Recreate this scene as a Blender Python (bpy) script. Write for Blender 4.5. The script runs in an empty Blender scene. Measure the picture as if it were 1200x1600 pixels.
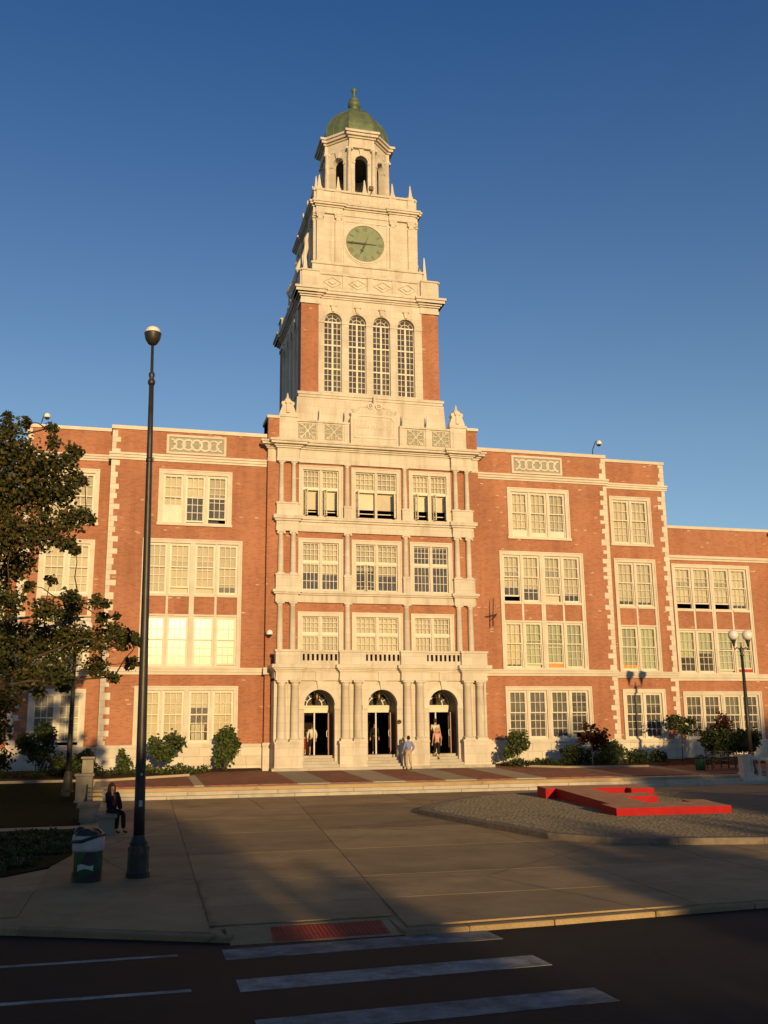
import bpy, math, random
import numpy as np
from mathutils import Vector, Matrix

# ------------------------------------------------------------------ camera, world, sun, exposure
S = bpy.context.scene
COL = S.collection
R = math.radians

cam_d = bpy.data.cameras.new('camera')
cam = bpy.data.objects.new('camera', cam_d)
COL.objects.link(cam)
cam_d.sensor_fit = 'VERTICAL'
cam_d.sensor_height = 24.0
cam_d.lens = 23.367
cam_d.clip_start = 0.1
cam_d.clip_end = 2000.0
yw, pt, rl = R(14.4323), R(12.6), R(-0.6464)
F_ = Vector((math.sin(yw) * math.cos(pt), math.cos(yw) * math.cos(pt), math.sin(pt)))
R0 = Vector((math.cos(yw), -math.sin(yw), 0))
U0 = R0.cross(F_)
R_ = R0 * math.cos(rl) + U0 * math.sin(rl)
U_ = U0 * math.cos(rl) - R0 * math.sin(rl)
M4 = Matrix(((R_.x, U_.x, -F_.x, -13.082), (R_.y, U_.y, -F_.y, 0.0), (R_.z, U_.z, -F_.z, 2.7), (0, 0, 0, 1)))
cam.matrix_world = M4
S.camera = cam

SUN_EL, SUN_AZ = R(7.7), R(2.5)      # azimuth to the right of straight behind the photographer's facade normal
world = bpy.data.worlds.new('World')
S.world = world
world.use_nodes = True
wn = world.node_tree
bg = wn.nodes['Background']
sky = wn.nodes.new('ShaderNodeTexSky')
sky.sky_type = 'NISHITA'
sky.sun_disc = False
sky.sun_elevation = SUN_EL
sky.sun_rotation = math.pi - SUN_AZ
sky.altitude = 1600.0
sky.air_density = 0.95
sky.dust_density = 0.4
sky.ozone_density = 3.4
# evening haze: paler and greyer towards the horizon, the same all the way round
tc_ = wn.nodes.new('ShaderNodeTexCoord'); sx_ = wn.nodes.new('ShaderNodeSeparateXYZ'); wn.links.new(tc_.outputs['Generated'], sx_.inputs[0])
hz_ = wn.nodes.new('ShaderNodeValToRGB'); wn.links.new(sx_.outputs[2], hz_.inputs['Fac'])
for _ in range(2): hz_.color_ramp.elements.new(0.5)
for el_, (p_, c_) in zip(hz_.color_ramp.elements, ((0.0, (.88, .62, .46)), (0.28, (.80, .60, .47)), (0.64, (.285, .38, .455)), (1.0, (.06, .10, .14)))):
    el_.position = p_; el_.color = (*c_, 1)
ml_ = wn.nodes.new('ShaderNodeMix'); ml_.data_type = 'RGBA'; ml_.blend_type = 'MULTIPLY'; ml_.inputs[0].default_value = 1.0
wn.links.new(sky.outputs['Color'], ml_.inputs[6]); wn.links.new(hz_.outputs['Color'], ml_.inputs[7]); wn.links.new(ml_.outputs[2], bg.inputs['Color'])
bg.inputs['Strength'].default_value = 0.12 * 2.5

sun_d = bpy.data.lights.new('sun', 'SUN')
sun_d.energy = 4.8
sun_d.angle = R(0.75)
sun_d.color = (1.0, 0.68, 0.31)
sun = bpy.data.objects.new('sun', sun_d)
COL.objects.link(sun)
to_sun = Vector((math.sin(SUN_AZ) * math.cos(SUN_EL), -math.cos(SUN_AZ) * math.cos(SUN_EL), math.sin(SUN_EL)))
sun.rotation_euler = to_sun.to_track_quat('Z', 'Y').to_euler()
sun.location = (20, -60, 40)

S.view_settings.view_transform = 'Standard'
S.view_settings.look = 'None'
S.view_settings.gamma = 1.0
S.view_settings.use_curve_mapping = False
S.view_settings.exposure = 0.0
S.cycles.max_bounces = 6
S.cycles.transparent_max_bounces = 12

# ------------------------------------------------------------------ materials
def mat(name, rough=0.8, spec=0.3):
    m = bpy.data.materials.new(name)
    m.use_nodes = True
    b = m.node_tree.nodes['Principled BSDF']
    b.inputs['Roughness'].default_value = rough
    b.inputs['Specular IOR Level'].default_value = spec
    return m, m.node_tree, b

def ramp(nt, stops):
    r = nt.nodes.new('ShaderNodeValToRGB')
    e = r.color_ramp.elements
    while len(e) < len(stops):
        e.new(0.5)
    for el, (p, c) in zip(e, stops):
        el.position = p
        el.color = (*c, 1)
    return r

def noise(nt, vec, scale, detail=4, rough=0.55):
    n = nt.nodes.new('ShaderNodeTexNoise')
    n.inputs['Scale'].default_value = scale
    n.inputs['Detail'].default_value = detail
    n.inputs['Roughness'].default_value = rough
    nt.links.new(vec, n.inputs['Vector'])
    return n

def geo(nt):
    return nt.nodes.new('ShaderNodeNewGeometry').outputs['Position']

def bump(nt, b, h, strength, dist=0.02):
    bp_ = nt.nodes.new('ShaderNodeBump')
    bp_.inputs['Strength'].default_value = strength
    bp_.inputs['Distance'].default_value = dist
    nt.links.new(h, bp_.inputs['Height'])
    nt.links.new(bp_.outputs['Normal'], b.inputs['Normal'])

def simple(name, c0, c1, scale=3.0, rough=0.75, spec=0.3, bmp=0.15, metal=0.0, dist=0.01, detail=5):
    """a worn, mottled surface between two nearby colours"""
    m, nt, b = mat(name, rough, spec)
    p = geo(nt)
    n = noise(nt, p, scale, detail)
    r = ramp(nt, [(0.3, c0), (0.7, c1)])
    nt.links.new(n.outputs['Fac'], r.inputs['Fac'])
    nt.links.new(r.outputs['Color'], b.inputs['Base Color'])
    b.inputs['Metallic'].default_value = metal
    if bmp:
        n2 = noise(nt, p, scale * 9, 3)
        bump(nt, b, n2.outputs['Fac'], bmp, dist)
    return m

def wallvec(nt):
    """(x+y, z) so that courses run level round corners"""
    p = geo(nt)
    sp = nt.nodes.new('ShaderNodeSeparateXYZ')
    nt.links.new(p, sp.inputs[0])
    ad = nt.nodes.new('ShaderNodeMath')
    nt.links.new(sp.outputs[0], ad.inputs[0]); nt.links.new(sp.outputs[1], ad.inputs[1])
    cb = nt.nodes.new('ShaderNodeCombineXYZ')
    nt.links.new(ad.outputs[0], cb.inputs[0]); nt.links.new(sp.outputs[2], cb.inputs[1])
    return p, cb.outputs[0]

def bricks(nt, vec, w, h, mortar, offset=0.5):
    t = nt.nodes.new('ShaderNodeTexBrick')
    t.inputs['Scale'].default_value = 1.0
    t.inputs['Brick Width'].default_value = w
    t.inputs['Row Height'].default_value = h
    t.inputs['Mortar Size'].default_value = mortar
    t.inputs['Mortar Smooth'].default_value = 0.1
    t.inputs['Color1'].default_value = (0, 0, 0, 1)
    t.inputs['Color2'].default_value = (1, 1, 1, 1)
    t.inputs['Mortar'].default_value = (0.5, 0.5, 0.5, 1)
    t.offset = offset
    nt.links.new(vec, t.inputs['Vector'])
    return t

def mixc(nt, fac, a, b):
    m = nt.nodes.new('ShaderNodeMix')
    m.data_type = 'RGBA'
    if hasattr(fac, 'is_linked'):
        nt.links.new(fac, m.inputs[0])
    else:
        m.inputs[0].default_value = fac
    for k, v in ((6, a), (7, b)):
        if hasattr(v, 'is_linked'):
            nt.links.new(v, m.inputs[k])
        else:
            m.inputs[k].default_value = (*v, 1)
    return m.outputs[2]

def brick_mat(name, lo, hi, mortar, pale, bw=0.21, bh=0.072, ms=0.009, flat=False):
    m, nt, b = mat(name, 0.85, 0.2)
    if flat:
        p = geo(nt); v = p
    else:
        p, v = wallvec(nt)
    t = bricks(nt, v, bw, bh, ms)
    r = ramp(nt, [(0.0, lo), (0.6, hi), (0.990, hi), (0.997, pale)])
    nt.links.new(t.outputs['Color'], r.inputs['Fac'])
    big = noise(nt, p, 0.35, 4)
    rb = ramp(nt, [(0.3, (0.86, 0.84, 0.82)), (0.7, (1.08, 1.06, 1.04))])
    nt.links.new(big.outputs['Fac'], rb.inputs['Fac'])
    sm = nt.nodes.new('ShaderNodeMapping'); sm.inputs['Scale'].default_value = (1.1, 1.1, 0.10); nt.links.new(p, sm.inputs['Vector'])
    sn = noise(nt, sm.outputs['Vector'], 1.0, 6, 0.65)
    sr = ramp(nt, [(0.42, (1, 1, 1)), (0.70, (0.80, 0.76, 0.74))]); nt.links.new(sn.outputs['Fac'], sr.inputs['Fac'])
    sk = nt.nodes.new('ShaderNodeMix'); sk.data_type = 'RGBA'; sk.blend_type = 'MULTIPLY'; sk.inputs[0].default_value = 1.0
    c = mixc(nt, t.outputs['Fac'], r.outputs['Color'], mortar)
    nt.links.new(c, sk.inputs[6]); nt.links.new(sr.outputs['Color'], sk.inputs[7]); c = sk.outputs[2]
    mul = nt.nodes.new('ShaderNodeMix'); mul.data_type = 'RGBA'; mul.blend_type = 'MULTIPLY'
    mul.inputs[0].default_value = 1.0
    nt.links.new(c, mul.inputs[6]); nt.links.new(rb.outputs['Color'], mul.inputs[7])
    nt.links.new(mul.outputs[2], b.inputs['Base Color'])
    inv = nt.nodes.new('ShaderNodeMath'); inv.operation = 'SUBTRACT'; inv.inputs[0].default_value = 1.0
    nt.links.new(t.outputs['Fac'], inv.inputs[1])
    bump(nt, b, inv.outputs[0], 0.35, 0.008)
    return m

def stone_mat(name, c0, c1, joint, bw=0.95, bh=0.42, ms=0.010, jf=0.55):
    m, nt, b = mat(name, 0.75, 0.25)
    p, v = wallvec(nt)
    t = bricks(nt, v, bw, bh, ms)
    n = noise(nt, p, 1.1, 6, 0.65)
    r = ramp(nt, [(0.28, c0), (0.72, c1)])
    nt.links.new(n.outputs['Fac'], r.inputs['Fac'])
    tone = ramp(nt, [(0.0, (0.93, 0.92, 0.90)), (1.0, (1.04, 1.03, 1.02))])
    nt.links.new(t.outputs['Color'], tone.inputs['Fac'])
    mul = nt.nodes.new('ShaderNodeMix'); mul.data_type = 'RGBA'; mul.blend_type = 'MULTIPLY'
    mul.inputs[0].default_value = 1.0
    nt.links.new(r.outputs['Color'], mul.inputs[6]); nt.links.new(tone.outputs['Color'], mul.inputs[7])
    f = nt.nodes.new('ShaderNodeMath'); f.operation = 'MULTIPLY'; f.inputs[1].default_value = jf
    nt.links.new(t.outputs['Fac'], f.inputs[0])
    # streaks of soot running down
    sp = nt.nodes.new('ShaderNodeMapping'); sp.inputs['Scale'].default_value = (2.2, 2.2, 0.22)
    nt.links.new(p, sp.inputs['Vector'])
    st = noise(nt, sp.outputs['Vector'], 1.0, 5, 0.6)
    sr = ramp(nt, [(0.50, (1, 1, 1)), (0.74, (0.70, 0.66, 0.60))])
    nt.links.new(st.outputs['Fac'], sr.inputs['Fac'])
    mul2 = nt.nodes.new('ShaderNodeMix'); mul2.data_type = 'RGBA'; mul2.blend_type = 'MULTIPLY'
    mul2.inputs[0].default_value = 0.8
    nt.links.new(mul.outputs[2], mul2.inputs[6]); nt.links.new(sr.outputs['Color'], mul2.inputs[7])
    c = mixc(nt, f.outputs[0], mul2.outputs[2], joint)
    nt.links.new(c, b.inputs['Base Color'])
    n2 = noise(nt, p, 22, 3)
    bump(nt, b, n2.outputs['Fac'], 0.18, 0.01)
    return m

M = {}
M['brick'] = brick_mat('red_brick', (0.33, 0.120, 0.062), (0.43, 0.170, 0.092), (0.38, 0.24, 0.16), (0.60, 0.46, 0.34))
M['stone'] = stone_mat('cream_stone', (0.54, 0.49, 0.41), (0.64, 0.59, 0.50), (0.36, 0.32, 0.26))
M['trim'] = simple('cream_trim_stone', (0.56, 0.50, 0.41), (0.66, 0.61, 0.51), 1.6, 0.7, 0.25, 0.12)
M['wood'] = simple('cream_window_paint', (0.60, 0.54, 0.42), (0.70, 0.64, 0.52), 2.0, 0.5, 0.35, 0.05)
M['grille'] = simple('grey_green_screen', (0.27, 0.265, 0.20), (0.37, 0.355, 0.27), 6.0, 0.8, 0.2, 0.2)
M['copper'] = simple('green_copper', (0.090, 0.130, 0.075), (0.165, 0.205, 0.115), 1.6, 0.55, 0.4, 0.2, 0.25)
M['dial'] = simple('green_dial', (0.165, 0.215, 0.125), (0.215, 0.26, 0.155), 2.5, 0.5, 0.3, 0.08)
M['iron'] = simple('dark_iron', (0.028, 0.027, 0.024), (0.05, 0.045, 0.038), 5.0, 0.45, 0.5, 0.15, 0.3)
M['bronze'] = simple('bronze', (0.10, 0.065, 0.03), (0.16, 0.11, 0.05), 8, 0.4, 0.5, 0.1, 0.7)
M['blind'] = simple('cream_roller_blind', (0.66, 0.60, 0.47), (0.74, 0.68, 0.54), 1.2, 0.9, 0.1, 0.05)
M['blind_pale'] = simple('pale_green_blind', (0.46, 0.52, 0.40), (0.56, 0.60, 0.47), 1.2, 0.9, 0.1, 0.05)
M['blind_grey'] = simple('grey_blind', (0.30, 0.29, 0.25), (0.38, 0.36, 0.31), 1.2, 0.9, 0.1, 0.05)
def vary(m, lo, hi):
    nt = m.node_tree; b = nt.nodes['Principled BSDF']; src = b.inputs['Base Color'].links[0].from_socket
    oi = nt.nodes.new('ShaderNodeObjectInfo'); r = ramp(nt, [(0.0, lo), (1.0, hi)]); nt.links.new(oi.outputs['Random'], r.inputs['Fac'])
    mu = nt.nodes.new('ShaderNodeMix'); mu.data_type = 'RGBA'; mu.blend_type = 'MULTIPLY'; mu.inputs[0].default_value = 1.0
    nt.links.new(src, mu.inputs[6]); nt.links.new(r.outputs['Color'], mu.inputs[7]); nt.links.new(mu.outputs[2], b.inputs['Base Color'])
vary(M['blind'], (0.72, 0.70, 0.66), (1.06, 1.05, 1.0)); vary(M['blind_pale'], (0.80, 0.80, 0.78), (1.1, 1.08, 1.0)); vary(M['trim'], (0.90, 0.89, 0.87), (1.05, 1.04, 1.03))
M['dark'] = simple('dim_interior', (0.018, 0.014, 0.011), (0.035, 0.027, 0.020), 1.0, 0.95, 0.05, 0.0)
M['reveal'] = simple('dark_brown_reveal', (0.075, 0.058, 0.042), (0.12, 0.095, 0.07), 2.0, 0.6, 0.3, 0.1)  # dark brown colour for the reveals behind the portal wall
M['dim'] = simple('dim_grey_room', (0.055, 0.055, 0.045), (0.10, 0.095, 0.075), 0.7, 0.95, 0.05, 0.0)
M['door'] = simple('red_brown_door_paint', (0.17, 0.042, 0.024), (0.24, 0.065, 0.036), 3.0, 0.4, 0.4, 0.06)
M['white_paint'] = simple('white_paint', (0.70, 0.68, 0.62), (0.82, 0.80, 0.74), 5, 0.5, 0.35, 0.05)
M['concrete'] = None
M['roof'] = simple('roof_felt', (0.10, 0.10, 0.095), (0.16, 0.155, 0.145), 1.0, 0.95, 0.1, 0.1)
M['mulch'] = simple('bark_mulch', (0.06, 0.035, 0.02), (0.13, 0.075, 0.045), 14, 0.95, 0.05, 0.8, 0, 0.05)
M['globe'] = simple('opal_globe', (0.72, 0.69, 0.62), (0.80, 0.77, 0.70), 4, 0.25, 0.5, 0.0)
M['red'] = simple('red_paint', (0.34, 0.007, 0.010), (0.41, 0.012, 0.013), 3, 0.6, 0.12, 0.1)
M['red_worn'] = simple('scuffed_red_paint', (0.44, 0.19, 0.10), (0.54, 0.29, 0.17), 2.2, 0.7, 0.25, 0.15)
M['slab_stone'] = simple('grey_bench_concrete', (0.20, 0.18, 0.14), (0.29, 0.26, 0.205), 2.4, 0.85, 0.2, 0.3)

def ground_mat(name, c0, c1, stain, scale=0.8, speck=40, rough=0.9, crack=0.0):
    m, nt, b = mat(name, rough, 0.25)
    p = geo(nt)
    n = noise(nt, p, scale, 8, 0.62)
    r = ramp(nt, [(0.3, c0), (0.7, c1)])
    nt.links.new(n.outputs['Fac'], r.inputs['Fac'])
    s = noise(nt, p, 0.33, 5, 0.7)
    sr = ramp(nt, [(0.50, (0, 0, 0)), (0.72, (0.75, 0.75, 0.75))])
    nt.links.new(s.outputs['Fac'], sr.inputs['Fac'])
    c = mixc(nt, sr.outputs['Color'], r.outputs['Color'], stain)
    # small dark spots (gum, oil)
    v = nt.nodes.new('ShaderNodeTexVoronoi'); v.inputs['Scale'].default_value = 1.7
    nt.links.new(p, v.inputs['Vector'])
    vr = ramp(nt, [(0.035, (0.55, 0.55, 0.55)), (0.07, (0, 0, 0))])
    nt.links.new(v.outputs['Distance'], vr.inputs['Fac'])
    c = mixc(nt, vr.outputs['Color'], c, stain)
    g = noise(nt, p, speck, 4, 0.7)
    gr = ramp(nt, [(0.3, (0.72, 0.72, 0.72)), (0.7, (1.2, 1.2, 1.2))])
    nt.links.new(g.outputs['Fac'], gr.inputs['Fac'])
    mul = nt.nodes.new('ShaderNodeMix'); mul.data_type = 'RGBA'; mul.blend_type = 'MULTIPLY'
    mul.inputs[0].default_value = 1.0
    if crack:
        wv = noise(nt, p, 0.9, 3)
        ws = nt.nodes.new('ShaderNodeMix'); ws.data_type = 'VECTOR'; ws.inputs[0].default_value = 0.22
        nt.links.new(p, ws.inputs[4]); nt.links.new(wv.outputs['Color'], ws.inputs[5])
        vc = nt.nodes.new('ShaderNodeTexVoronoi'); vc.feature = 'DISTANCE_TO_EDGE'; vc.inputs['Scale'].default_value = crack
        nt.links.new(ws.outputs[1], vc.inputs['Vector'])
        cr = ramp(nt, [(0.0, (0.5, 0.5, 0.5)), (0.006, (0, 0, 0))])
        nt.links.new(vc.outputs['Distance'], cr.inputs['Fac'])
        c = mixc(nt, cr.outputs['Color'], c, tuple(v * 0.45 for v in stain))
    oi = nt.nodes.new('ShaderNodeObjectInfo')
    orr = ramp(nt, [(0.0, (0.80, 0.80, 0.81)), (1.0, (1.14, 1.12, 1.09))]); nt.links.new(oi.outputs['Random'], orr.inputs['Fac'])
    om = nt.nodes.new('ShaderNodeMix'); om.data_type = 'RGBA'; om.blend_type = 'MULTIPLY'; om.inputs[0].default_value = 1.0
    nt.links.new(c, om.inputs[6]); nt.links.new(orr.outputs['Color'], om.inputs[7]); c = om.outputs[2]
    nt.links.new(c, mul.inputs[6]); nt.links.new(gr.outputs['Color'], mul.inputs[7])
    nt.links.new(mul.outputs[2], b.inputs['Base Color'])
    bump(nt, b, g.outputs['Fac'], 0.35, 0.012)
    return m

M['concrete'] = ground_mat('worn_concrete', (0.32, 0.228, 0.118), (0.44, 0.325, 0.175), (0.20, 0.14, 0.076), crack=0.16)
M['concrete_b'] = ground_mat('pale_concrete', (0.37, 0.305, 0.205), (0.46, 0.385, 0.265), (0.27, 0.22, 0.14))
M['asphalt'] = ground_mat('asphalt', (0.012, 0.0105, 0.0085), (0.024, 0.021, 0.017), (0.009, 0.008, 0.006), 0.6, 60, 0.85, 0.35)
M['paint_line'] = ground_mat('worn_road_paint', (0.13, 0.125, 0.11), (0.46, 0.45, 0.41), (0.06, 0.056, 0.05), 3.2, 50)
M['pavers'] = brick_mat('brick_paving', (0.23, 0.085, 0.05), (0.34, 0.135, 0.08), (0.26, 0.19, 0.14), (0.42, 0.25, 0.17), 0.22, 0.11, 0.008, True)
M['tactile'] = simple('red_tactile', (0.36, 0.06, 0.035), (0.44, 0.085, 0.05), 4, 0.8, 0.2, 0.2)
M['step'] = stone_mat('step_granite', (0.40, 0.37, 0.31), (0.50, 0.465, 0.39), (0.25, 0.22, 0.18), 3.0, 2.0, 0.002, 0.2)
M['cobble'] = simple('grey_setts', (0.17, 0.145, 0.105), (0.235, 0.205, 0.155), 3.0, 0.9, 0.1, 0.15)
M['kerb_dark'] = simple('brown_granite_kerb', (0.16, 0.125, 0.09), (0.24, 0.195, 0.145), 5, 0.85, 0.2, 0.3)
M['soil'] = simple('turf', (0.012, 0.017, 0.006), (0.028, 0.032, 0.012), 6, 0.95, 0.05, 0.6, 0, 0.04)
M['earth'] = ground_mat('far_ground', (0.06, 0.065, 0.04), (0.10, 0.10, 0.065), (0.08, 0.075, 0.05), 0.2, 8)

def glass_mat(name, tint, rough, base, wav=0.02, k=1.1, dust=0.12):
    m = bpy.data.materials.new(name); m.use_nodes = True
    nt = m.node_tree; nt.nodes.clear()
    o = nt.nodes.new('ShaderNodeOutputMaterial')
    t = nt.nodes.new('ShaderNodeBsdfTransparent'); t.inputs[0].default_value = (*tint, 1)
    g = nt.nodes.new('ShaderNodeBsdfGlossy'); g.inputs['Roughness'].default_value = rough
    f = nt.nodes.new('ShaderNodeFresnel'); f.inputs[0].default_value = 1.52
    a = nt.nodes.new('ShaderNodeMath'); a.operation = 'MULTIPLY_ADD'; a.inputs[1].default_value = k; a.inputs[2].default_value = base
    nt.links.new(f.outputs[0], a.inputs[0])
    mx = nt.nodes.new('ShaderNodeMixShader')
    nt.links.new(a.outputs[0], mx.inputs[0]); nt.links.new(t.outputs[0], mx.inputs[1]); nt.links.new(g.outputs[0], mx.inputs[2])
    n = noise(nt, geo(nt), 0.9, 2)
    bp_ = nt.nodes.new('ShaderNodeBump'); bp_.inputs['Strength'].default_value = 1.0; bp_.inputs['Distance'].default_value = wav
    nt.links.new(n.outputs['Fac'], bp_.inputs['Height']); nt.links.new(bp_.outputs['Normal'], g.inputs['Normal'])
    df = nt.nodes.new('ShaderNodeBsdfDiffuse'); df.inputs[0].default_value = (0.50, 0.47, 0.40, 1)      # dust on the pane
    dn = noise(nt, geo(nt), 2.5, 5); dr = ramp(nt, [(0.3, (dust * .6,) * 3), (0.7, (dust * 1.4,) * 3)]); nt.links.new(dn.outputs['Fac'], dr.inputs['Fac'])
    md = nt.nodes.new('ShaderNodeMixShader'); nt.links.new(dr.outputs['Color'], md.inputs[0]); nt.links.new(mx.outputs[0], md.inputs[1]); nt.links.new(df.outputs[0], md.inputs[2])
    nt.links.new(md.outputs[0], o.inputs['Surface'])
    return m
M['glass'] = glass_mat('window_glass', (0.90, 0.91, 0.86), 0.05, 0.0, 0.002, 1.1, 0.15)
M['glass_film'] = glass_mat('filmed_window_glass', (0.84, 0.84, 0.78), 0.5, 0.0, 0.002, 1.0, 0.15)
M['glass_clear'] = glass_mat('clean_window_glass', (0.92, 0.93, 0.88), 0.20, 0.0, 0.003, 0.36, 0.05)
M['glass_dusty'] = glass_mat('grimy_window_glass', (0.42, 0.45, 0.40), 0.30, 0.01, 0.02, 0.8, 0.13)

def leaf_mat(name, c0, c1, c2, trans=0.35):
    m = bpy.data.materials.new(name); m.use_nodes = True
    nt = m.node_tree
    b = nt.nodes['Principled BSDF']
    b.inputs['Roughness'].default_value = 0.55
    b.inputs['Specular IOR Level'].default_value = 0.3
    at = nt.nodes.new('ShaderNodeAttribute'); at.attribute_name = 'tone'
    r = ramp(nt, [(0.0, c0), (0.6, c1), (1.0, c2)])
    nt.links.new(at.outputs['Fac'], r.inputs['Fac'])
    nt.links.new(r.outputs['Color'], b.inputs['Base Color'])
    tr = nt.nodes.new('ShaderNodeBsdfTranslucent')
    nt.links.new(r.outputs['Color'], tr.inputs['Color'])
    mx = nt.nodes.new('ShaderNodeMixShader'); mx.inputs[0].default_value = trans
    o = nt.nodes['Material Output']
    nt.links.new(b.outputs[0], mx.inputs[1]); nt.links.new(tr.outputs[0], mx.inputs[2]); nt.links.new(mx.outputs[0], o.inputs['Surface'])
    return m
M['leaf_maple'] = leaf_mat('maple_leaf', (0.040, 0.050, 0.014), (0.085, 0.092, 0.025), (0.19, 0.105, 0.032))
M['leaf_dark'] = leaf_mat('dark_leaf', (0.024, 0.038, 0.013), (0.055, 0.078, 0.024), (0.10, 0.11, 0.036))
M['leaf_mid'] = leaf_mat('mid_leaf', (0.045, 0.068, 0.020), (0.095, 0.13, 0.036), (0.17, 0.18, 0.06))
M['leaf_red'] = leaf_mat('red_leaf', (0.060, 0.016, 0.012), (0.11, 0.035, 0.018), (0.12, 0.09, 0.03))
M['grass'] = leaf_mat('grass_blade', (0.030, 0.045, 0.012), (0.055, 0.075, 0.020), (0.10, 0.10, 0.04), 0.25)
M['bark'] = simple('bark', (0.055, 0.040, 0.028), (0.11, 0.085, 0.06), 9, 0.95, 0.1, 0.8, 0, 0.03)
M['bark_pale'] = simple('pale_bark', (0.24, 0.20, 0.15), (0.36, 0.31, 0.24), 9, 0.9, 0.1, 0.4, 0, 0.02)
M['green_bin'] = simple('green_painted_barrel', (0.012, 0.060, 0.022), (0.022, 0.10, 0.034), 5, 0.5, 0.4, 0.1)
M['bag_white'] = simple('white_plastic_bag', (0.36, 0.38, 0.37), (0.50, 0.51, 0.50), 8, 0.35, 0.5, 0.5, 0, 0.02)
M['bag_black'] = simple('black_plastic', (0.012, 0.012, 0.013), (0.025, 0.025, 0.027), 9, 0.35, 0.5, 0.5, 0, 0.03)
M['skin'] = simple('skin', (0.42, 0.24, 0.16), (0.50, 0.30, 0.21), 12, 0.55, 0.35, 0.0)
def cloth(name, c):
    return simple(name, tuple(v * 0.86 for v in c), tuple(min(1, v * 1.1) for v in c), 9, 0.9, 0.1, 0.25, 0, 0.02)
M['blue_shirt'] = cloth('blue_cotton', (0.20, 0.24, 0.42))
M['khaki'] = cloth('khaki_cotton', (0.44, 0.36, 0.22))
M['pink'] = cloth('pink_cotton', (0.62, 0.33, 0.26))
M['black_cloth'] = cloth('black_cloth', (0.022, 0.020, 0.020))
M['coat'] = cloth('charcoal_wool', (0.024, 0.022, 0.023))
M['white_cloth'] = cloth('white_cotton', (0.66, 0.62, 0.52))
M['maroon'] = cloth('maroon_cotton', (0.24, 0.035, 0.035))
M['rust'] = cloth('rust_scarf', (0.20, 0.06, 0.035))
M['hair_dark'] = cloth('dark_hair', (0.022, 0.014, 0.010))
M['hair_blond'] = cloth('blond_hair', (0.50, 0.28, 0.12))
M['hair_brown'] = cloth('brown_hair', (0.07, 0.035, 0.018))
M['shoe'] = simple('dark_leather', (0.02, 0.014, 0.010), (0.035, 0.024, 0.018), 6, 0.4, 0.4, 0.0)
M['orange'] = simple('orange_board', (0.62, 0.26, 0.07), (0.70, 0.32, 0.10), 3, 0.7, 0.2, 0.05)

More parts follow.
